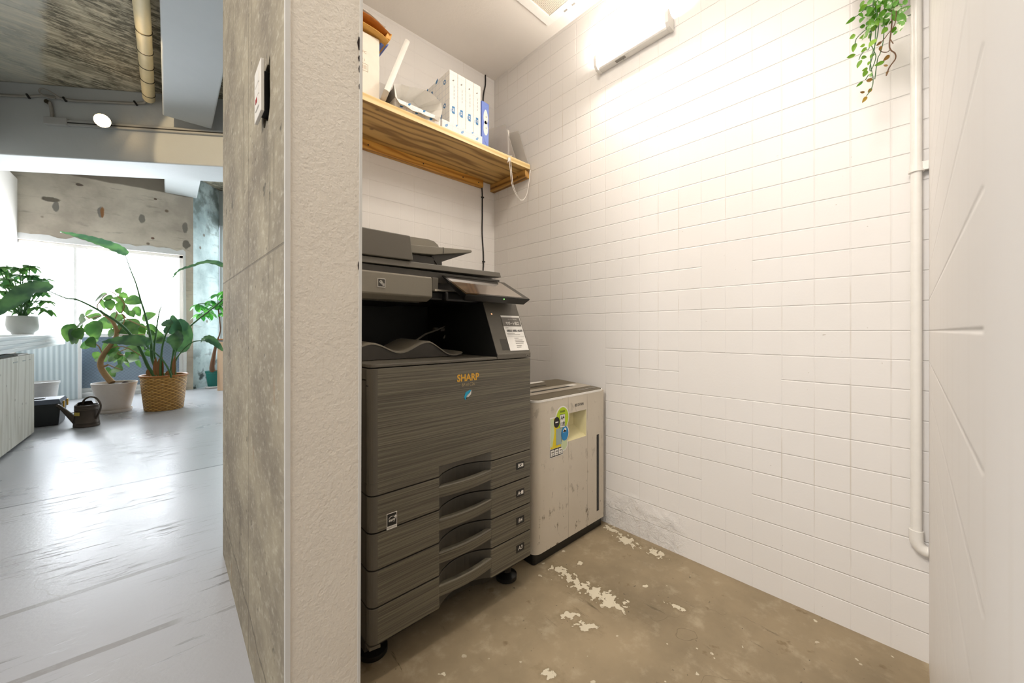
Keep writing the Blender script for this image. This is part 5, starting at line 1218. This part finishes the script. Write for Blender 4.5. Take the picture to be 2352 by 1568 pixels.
for br_ in ([(740,630),(640,640),(520,670),(470,640)], [(840,720),(900,590),(800,540),(740,520)], [(660,560),(620,500),(700,380),(760,330)], [(900,900),(1050,900),(1280,890)], [(880,930),(1000,700),(960,600),(1060,690),(1300,800)], [(760,1100),(900,1060),(1050,1080),(1250,1200)], [(700,1190),(640,1050),(520,1000)], [(520,670),(400,720),(330,800)], [(960,600),(1000,480),(930,380),(800,285)], [(1050,1080),(900,1150),(1010,1180)], [(775,1310),(850,1340),(960,1380)]):
    m.tube(bez([fp(*q) for q in br_], 4), 0.0055, 6)
m.build('branches', M['bark'], t, smooth=60)
rf = random.Random(9); m = MB()
FLV = [(760,320,560,445),(700,340,640,450),(800,400,800,570),(850,380,690,400),(690,400,720,550),(930,380,960,470),(920,245,930,330),(930,320,1055,385),(1020,390,1240,460),(960,430,930,610),(990,470,1060,620),(1150,500,1215,650),(1060,560,1130,650),(1240,680,1440,600),(870,370,950,420),
 (690,640,450,640),(560,540,450,640),(660,640,540,690),(640,690,850,800),(560,700,620,960),(470,700,310,800),(430,740,380,820),(300,740,190,1000),(340,830,240,1030),(360,850,300,1030),(340,800,400,960),(500,940,590,1070),(640,980,450,960),(560,1010,370,1070),(460,640,340,690),(780,650,960,690),(1020,660,850,640),
 (900,760,1180,870),(930,700,1200,780),(1200,760,1230,950),(1130,720,1100,900),(1180,740,1290,880),(770,900,900,830),(960,760,890,900),(1290,770,1480,850),(1400,880,1560,980),(1440,940,1520,1010),(1300,850,1440,900),(1340,920,1420,1000),
 (690,1060,920,1080),(760,1100,870,1200),(690,1200,570,1250),(640,1130,580,1230),(720,1180,740,1270),(790,1190,960,1180),(1010,1180,850,1270),(1000,1190,1060,1360),(960,1200,930,1350),(1010,1230,1200,1230),(1060,1100,1110,1260),(1130,1080,1190,1200),(880,1020,720,1050),(1180,1230,1220,1360),(900,1160,960,1250),
 (760,1340,810,1500),(830,1370,860,1480),(850,1360,970,1380),(1000,1080,1200,1110),(1240,1000,1330,1120),(1300,1120,1360,1200),(1230,960,1330,1000),(1200,880,1290,960)]
for (a, b, e, f) in FLV:
    d = D + rf.uniform(0.0, 0.24) + (0.22 if a > 1000 else 0.0) - (0.42 if (a < 560 and b < 1050) else 0.0); p, q = fp(a, b, d), fp(e, f, d + rf.uniform(-0.07, 0.07))
    L = (q - p).length; leaf_dir(m, p, q, Vector((-0.45 + rf.uniform(-.5,.5), -0.65, 0.5 + rf.uniform(-.4,.4))), max(0.085, L*0.66)*rf.uniform(0.9, 1.12), 0.18, 0.12, 8, 0, 0.72)
m.build('foliage', M['ficus_leaf'], t, fix=False)
# strelitzia in the woven basket
c = Vector((-0.037, 6.23, 0)); t = thing('strelitzia_plant', c, 'tall strelitzia with long leaf stalks in a woven rattan basket', 'plant')
m = MB(); m.lathe([(0.174, 0.0), (0.180, 0.006), (0.198, 0.20), (0.215, 0.40), (0.208, 0.405), (0.192, 0.20), (0.172, 0.02)], c, 56); m.build('basket', M['weave'], t, smooth=40)
m = MB(); ring_ = [c + Vector((0.214*math.cos(2*PI*k/48), 0.214*math.sin(2*PI*k/48), 0.412)) for k in range(49)]; m.tube(ring_, 0.012, 8); m.build('basket_rim', M['rim'], t, smooth=60)
m = MB(); m.lathe([(0.200, 0.33), (0.200, 0.338), (0.02, 0.35)], c, 36); m.build('soil', M['soil'], t)
DS = 4.53
def sp(zx, zy, d=DS): return at(120 + zx/6.03, 620 + zy/6.03, d)
def spx(x, y, d=DS): return at(x, y, d)
base_ = lambda dx, dy: c + Vector((dx, dy, 0.34))
m = MB()
stalks = [([base_(-.05,-.02), sp(1330,1340,DS-.05), sp(1210,1080,DS-.2), sp(1000,800,DS-.38), sp(700,590,DS-.55), sp(370,420,DS-.72), spx(150,684,DS-.82), spx(112,668,DS-.85)], .020, .004),
 ([base_(-.02,.03), sp(1390,1250,DS), sp(1370,1000,DS), sp(1320,750,DS), sp(1270,560,DS), sp(1220,400,DS), spx(312,650,DS), spx(300,620,DS), spx(288,586,DS)], .018, .004),
 ([base_(.03,0), sp(1420,1200,DS), sp(1440,850,DS), sp(1480,600,DS), sp(1520,470,DS)], .015, .003),
 ([base_(-.01,-.06), sp(1500,1430,DS-.08), sp(1520,1100,DS-.05), sp(1570,900,DS-.05), sp(1640,770,DS-.02)], .014, .006),
 ([base_(.10,-.02), sp(1700,1200,DS+.05), sp(1720,1050,DS+.06), sp(1870,820,DS+.12), sp(2050,660,DS+.2), spx(500,698,DS+.3), spx(540,655,DS+.4), spx(556,625,DS+.42)], .013, .006),
 ([base_(.10,-.04), sp(1700,1280,DS-.02), sp(1800,1120,DS-.04), sp(1940,1000,DS-.06), spx(462,782,DS-.08)], .011, .005),
 ([base_(.05,-.08), sp(1640,1440,DS-.12), sp(1540,1260,DS-.14), sp(1420,1140,DS-.16), sp(1310,1070,DS-.18)], .012, .005),
 ([base_(.07,.03), sp(1640,1400,DS+.03), sp(1680,1100,DS+.05), sp(1690,900,DS+.05)], .011, .006), ([base_(.08,.0), sp(1660,1440,DS), sp(1700,1180,DS+.02), sp(1760,1000,DS+.03)], .010, .005)]
for P, r0, r1 in stalks:
    q = bez(P, 5); m.tube(q, [r0 + (r1-r0)*i/len(q) for i in range(len(q))], 8)
m.build('leaf_stalks', M['stem_green'], t, smooth=60)
m = MB()
for (a, b, e, f) in ((1350,1470,1320,1370),(1430,1470,1440,1200),(1470,1470,1490,1210),(1530,1480,1530,1200),(1590,1480,1620,1380),(1690,1470,1700,1180)): leaf_dir(m, sp(a, b, DS-.06), sp(e, f, DS-.06), Vector((-.5,-.7,.3)), 0.045, 0.6, 0.0, 6)
m.build('dry_husks', M['dry_husk'], t, fix=False)
N1 = Vector((-.35, -.55, .75))
def blade(pts, W, nrm=N1, fold=0.25, mi=0, asym=1.0):
    # broad blade laid along a bent midrib
    m = MB(); C = bez([Vector(p) for p in pts], 6); n = len(C) - 1; rows = []
    for i, p in enumerate(C):
        tt = i / n; tg = (C[min(i+1, n)] - C[max(i-1, 0)]).normalized(); s = tg.cross(nrm).normalized(); up = s.cross(tg).normalized()
        w = W * 0.5 * max(math.sin(PI * min(1, 0.03 + 0.97*tt) ** 0.72), 0.02) ** 0.7
        rip = 0.006 * math.sin(i * 2.3)
        rows.append([p - s*w + up*(w*fold + rip), p - s*w*0.5 + up*(w*fold*0.4), p, p + s*w*0.5*asym + up*(w*fold*0.4), p + s*w*asym + up*(w*fold - rip)])
    V = [[m.bm.verts.new(q) for q in r] for r in rows]
    for a, b in zip(V[:-1], V[1:]):
        for k in range(4):
            f = m.bm.faces.new((a[k], a[k+1], b[k+1], b[k])); f.material_index = mi; f.smooth = True
    m.build('leaf_blade', M['streli_leaf'], t, fix=False)
blade([spx(114,668,DS-.85), spx(90,664,DS-.87), spx(60,672,DS-.91), spx(25,695,DS-.97), spx(-18,730,DS-1.03)], 0.20, Vector((.1,-.75,.65)), 0.2)
blade([spx(288,587,DS), spx(265,573,DS-.02), spx(225,558,DS-.04), spx(185,545,DS-.06), spx(138,532,DS-.08)], 0.17, Vector((.1,-.62,.75)), 0.35)
blade([spx(556,622,DS+.42), spx(523,614,DS+.38), spx(480,603,DS+.34), spx(440,613,DS+.3), spx(412,622,DS+.27), spx(397,638,DS+.25)], 0.13, Vector((-.1,-.5,.85)), 0.25)
blade([spx(462,783,DS-.08), spx(475,778,DS-.08), spx(492,786,DS-.06), spx(513,806,DS-.02)], 0.115, Vector((-.2,-.6,.75)), 0.2)
blade([sp(1310,1070,DS-.20), sp(1270,1010,DS-.26), sp(1100,985,DS-.34), sp(900,985,DS-.38), sp(690,1000,DS-.42)], 0.16, Vector((-.15,-.75,.62)), 0.35)
blade([sp(1690,900,DS+.05), sp(1700,850,DS+.05), sp(1690,740,DS+.05), sp(1665,620,DS+.05)], 0.17, Vector((-.45,-.75,-.1)), 0.15)
blade([sp(1740,1130,DS+.03), sp(1790,1060,DS+.06), sp(1840,900,DS+.08), sp(1800,760,DS+.1), sp(1740,680,DS+.1)], 0.22, Vector((-.55,-.75,.1)), 0.2)
blade([sp(1680,880,DS+.02), sp(1720,950,DS+.0), sp(1730,1010,DS-.01), sp(1720,1090,DS-.02)], 0.20, Vector((-.55,-.75,.1)), 0.3)
blade([sp(1640,770,DS-.02), sp(1600,740,DS-.02), sp(1550,740,DS-.02), sp(1510,740,DS-.02)], 0.11, Vector((-.4,-.7,.5)), 0.2)
blade([sp(1570,880,DS), sp(1590,830,DS), sp(1620,790,DS), sp(1640,760,DS)], 0.08, Vector((-.4,-.7,.5)), 0.2)
# money tree in the green pot, wooden table, beyond the window wall corner
c = Vector((0.560, 7.97, 0)); t = thing('money_tree_plant', c, 'slender money tree in a teal green pot beside the return wall', 'plant')
m = MB(); m.lathe([(0.078, 0.03), (0.081, 0.034), (0.107, 0.25), (0.114, 0.252), (0.116, 0.285), (0.109, 0.285), (0.103, 0.25)], c, 36); m.build('pot', M['green_pot'], t, smooth=40)
m = MB(); m.lathe([(0.096, 0.0), (0.111, 0.006), (0.117, 0.030), (0.112, 0.030), (0.107, 0.010)], c, 36); m.build('saucer', M['white_ceramic'], t, smooth=40)
m = MB(); m.lathe([(0.105, 0.262), (0.105, 0.268), (0.02, 0.274)], c, 30); m.build('soil', M['soil'], t)
DM = 5.85
def mp(x, y, d=DM): return at(x, y, d)
m = MB(); q = bez([c + Vector((0, 0, 0.26)), mp(487,845,6.1), mp(492,812,6.0), mp(498,785), mp(506,760), mp(504,730), mp(502,712)], 4); m.tube(q, [0.045 - 0.035*min(1, i/14) for i in range(len(q))], 9); m.build('trunk', M['stem_brown'], t, smooth=60)
rm = random.Random(3); m = MB(); sm = MB()
for (x, y) in ((500,700),(485,690),(470,705),(512,690),(520,715),(498,675),(515,668),(462,720),(480,715),(455,698),(525,690)):
    p = mp(x, y, DM + rm.uniform(-.15, .1)); a0 = rm.uniform(0, 6.28)
    sm.tube(bez([mp(502, 712), (mp(502, 712) + p)*0.5 + Vector((0,0,.05)), p], 3), 0.006, 5)
    for k in range(6):
        a = a0 + k*PI/3; m.leaf(p, Vector((math.cos(a), math.sin(a), -0.55 + rm.uniform(-.4,.4))), Vector((0,0,1)), rm.uniform(.14,.20), 0.066, 0.15, 0.5, 6, 0, 1.1)
m.build('foliage', M['money_leaf'], t, fix=False); sm.build('stems', M['stem_green'], t, smooth=60)
t = thing('wooden_table', (0.62, 7.50, 0), 'pale wooden table edge with a square leg at the right end of the room', 'table')
def tb(s, q_): p = Vector((0.588, 7.52, 0)) + wd*s + wn*q_; return p
m = MB(); P = [tb(-0.02, 0.0), tb(0.09, 0.0), tb(0.09, 0.10), tb(-0.02, 0.10)]; m.hexa([(p.x, p.y, 0) for p in P] + [(p.x, p.y, 0.775) for p in P]); m.build('leg', M['table_wood'], t, bevel=0.003)
m = MB(); P = [tb(1.35, 0.0), tb(1.46, 0.0), tb(1.46, 0.10), tb(1.35, 0.10)]; m.hexa([(p.x, p.y, 0) for p in P] + [(p.x, p.y, 0.775) for p in P]); m.build('leg', M['table_wood'], t, bevel=0.003)
m = MB(); P = [tb(-0.03, -0.03), tb(1.5, -0.03), tb(1.5, 0.55), tb(-0.03, 0.55)]; m.hexa([(p.x, p.y, 0.808) for p in P] + [(p.x, p.y, 0.825) for p in P]); m.build('tabletop', M['rim'], t, bevel=0.002)
m = MB(); P = [tb(-0.01, 0.0), tb(1.47, 0.0), tb(1.47, 0.50), tb(-0.01, 0.50)]; m.hexa([(p.x, p.y, 0.775) for p in P] + [(p.x, p.y, 0.8075) for p in P]); m.build('apron', M['frame_grey'], t)
for s in (0.02, 1.36):
    m = MB(); P = [tb(s-.02, 0.42), tb(s+.06, 0.42), tb(s+.06, 0.50), tb(s-.02, 0.50)]; m.hexa([(p.x, p.y, 0) for p in P] + [(p.x, p.y, 0.775) for p in P]); m.build('leg', M['table_wood'], t, bevel=0.003)

# ------------------------------------------------------------------ services on the cross beam
def bp(px, py, off=0.0):   # point on the front face of the cross beam
    d = ray(px, py); tt = (b0.x*bn.x + b0.y*bn.y - off) / (d.x*bn.x + d.y*bn.y); return Vector((0, 0, EYE)) + d*tt
t = thing('wrapped_duct_pipe', (-0.15, 4.6, 3.38), 'cream wrapped pipe with wire bands under the concrete ceiling', 'pipe')
pa, pb = Vector((-0.142, 0.9, 3.395)), Vector((-0.150, 5.462, 3.395)); rp_ = 0.050
pb = pa + (pb - pa) * 1.0
m = MB(); n_ = 60; P = [pa + (pb - pa)*i/n_ for i in range(n_+1)]; m.tube(P, [rp_*(1 + 0.018*math.sin(i*2.4)) for i in range(n_+1)], 18); m.build('wrapped_pipe', M['duct'], t, smooth=60)
for y in (3.55, 4.25, 4.55, 4.80, 5.05, 5.35):
    cc = pa + (pb - pa)*((y-pa.y)/(pb.y-pa.y)); m = MB(); m.tube([cc + Vector((rp_*1.03*math.cos(a), 0.018*math.sin(a*1.0), rp_*1.03*math.sin(a))) for a in [k*2*PI/24 for k in range(25)]], 0.0035, 6); m.build('wire_band', M['wire'], t, smooth=60)
t = thing('grey_cable_run', bp(60, 218), 'grey cable strung along the upper face of the cross beam', 'cable')
m = MB(); m.tube(bez([bp(-150,206,.02), bp(0,218,.02), bp(60,221,.02), bp(100,220,.02), bp(130,224,.022), (bp(170,231,.022)), bp(230,234,.02), bp(300,237,.02), bp(328,236,.03), bp(335,232,.05)], 6), 0.013, 8); m.build('cable_run', M['cable_grey'], t, smooth=60)
m = MB(); m.tube(bez([bp(128,226,.03), bp(105,222,.045), bp(90,210,.05), bp(97,203,.05), bp(118,212,.05), bp(136,224,.035), bp(150,229,.03)], 6), 0.007, 8); m.build('cable_loop', M['cable_grey'], t, smooth=60)
for (x, y) in ((64, 221), (148, 228), (311, 237)):
    m = MB(); m.tube([bp(x-3, y-5, .032), bp(x+4, y+5, .032)], 0.010, 8); m.build('cable_tie', M['cable_black'], t)
t = thing('track_light_rail', bp(300, 292), 'grey track rail with a drop conduit fixed to the cross beam', 'track rail')
m = MB()
ra, rb_ = bp(110, 281), bp(560, 309.5)
def railbox(m, a, b, h0, h1, d0, d1, mi=0):
    A_ = [a - bn*d0, b - bn*d0, b - bn*d1, a - bn*d1]; m.hexa([(p.x, p.y, p.z + h0) for p in A_] + [(p.x, p.y, p.z + h1) for p in A_], mi)
zr = (ra.z + rb_.z)/2; ra.z = rb_.z = zr
railbox(m, ra, rb_, -0.035, 0.018, 0.001, 0.035); m.build('rail', M['frame_grey'], t, bevel=0.003)
m = MB(); rc_ = ra + (rb_ - ra)*0.10; railbox(m, ra, ra + (rb_-ra)*0.11, -0.04, 0.035, 0.001, 0.045); m.build('feed_box', M['frame_grey'], t, bevel=0.004)
m = MB(); railbox(m, rc_, rb_, -0.016, -0.004, 0.034, 0.0358); m.build('rail_slot', M['cavity'], t)
m = MB(); m.tube(bez([bp(120,272,.02), bp(119,258,.02), bp(116,240,.02), bp(113,234,.025)], 4), 0.014, 8); m.build('conduit', M['cable_grey'], t, smooth=60)
m = MB(); m.disc(bp(113, 236, .01), -bn, 0.02, 0.02, 0.03, 12); m.build('conduit_cap', M['wire'], t)
lp = bp(235, 277, .16); t = thing('spotlight', lp, 'glowing warm spotlight on the track rail of the cross beam', 'spotlight')
dirl = Vector((0.30, -1.0, -0.45)).normalized()
m = MB(); m.disc(lp - dirl*0.10, dirl, 0.045, 0.062, 0.10, 24); m.build('lamp_housing', M['frame_grey'], t, smooth=40)
m = MB(); m.disc(lp + dirl*0.001, dirl, 0.060, 0.060, 0.004, 24); m.build('lens', M['lamp_light'], t)
m = MB(); m.tube([lp - dirl*0.07, Vector((lp.x, lp.y, zr)) + bn*0.10, Vector((lp.x, lp.y, zr)) + bn*0.118], 0.010, 8); m.build('bracket', M['frame_grey'], t)
# ------------------------------------------------------------------ LIGHT AND CAMERA
W = bpy.data.worlds.new('daylight'); S.world = W; W.use_nodes = True
W.node_tree.nodes['Background'].inputs[0].default_value = (0.75, 0.86, 1.0, 1); W.node_tree.nodes['Background'].inputs[1].default_value = 1.0
def area(name, loc, target, size, power, color, sy=None):
    l = bpy.data.lights.new(name, 'AREA'); l.energy = power; l.color = color; l.size = size
    if sy: l.shape = 'RECTANGLE'; l.size_y = sy
    o = bpy.data.objects.new(name, l); COL.objects.link(o); o.location = loc
    o.rotation_euler = (Vector(target) - Vector(loc)).to_track_quat('-Z', 'Y').to_euler(); return o
def spot(name, loc, target, power, color, ang, blend=0.4, r=0.03):
    l = bpy.data.lights.new(name, 'SPOT'); l.energy = power; l.color = color; l.spot_size = math.radians(ang); l.spot_blend = blend; l.shadow_soft_size = r
    o = bpy.data.objects.new(name, l); COL.objects.link(o); o.location = loc
    o.rotation_euler = (Vector(target) - Vector(loc)).to_track_quat('-Z', 'Y').to_euler(); return o
area('room_fill_light', (-1.5, 0.5, 3.2), (1.3, 0.45, 0.8), 0.9, 72, (1.0, 0.93, 0.86))  # unseen fill lamp added to brighten the alcove from the room side
area('alcove_downlight', (0.80, 0.78, 2.60), (0.85, 0.80, 0), 0.14, 6.5, (1.0, 0.92, 0.80))
spot('track_spot_light', (-0.75, 3.1, 3.2), (0.30, 4.95, 2.93), 190, (1.0, 0.74, 0.42), 30, 0.12)

cam = bpy.data.cameras.new('camera'); co = bpy.data.objects.new('camera', cam); COL.objects.link(co)
cam.sensor_width = 36.0; cam.lens = 36.0 * FL / 2352.0; cam.shift_y = -(784.0 - HY) / 2352.0
cam.clip_start = 0.005; cam.clip_end = 100
co.location = (0, 0, EYE); co.rotation_euler = (PI/2, 0, -(PI/2 - YAW))
cam.dof.use_dof = True; cam.dof.focus_distance = 1.6; cam.dof.aperture_fstop = 4.5
S.camera = co
S.view_settings.view_transform = 'Standard'; S.view_settings.look = 'None'; S.view_settings.gamma = 1.0; S.view_settings.use_curve_mapping = False
S.view_settings.exposure = 0.0
S.cycles.use_denoising = True; S.cycles.max_bounces = 7; S.cycles.diffuse_bounces = 4; S.cycles.glossy_bounces = 3; S.cycles.transmission_bounces = 4; S.cycles.transparent_max_bounces = 8; S.cycles.use_adaptive_sampling = True; S.cycles.adaptive_threshold = 0.05
S.cycles.sample_clamp_indirect = 8.0
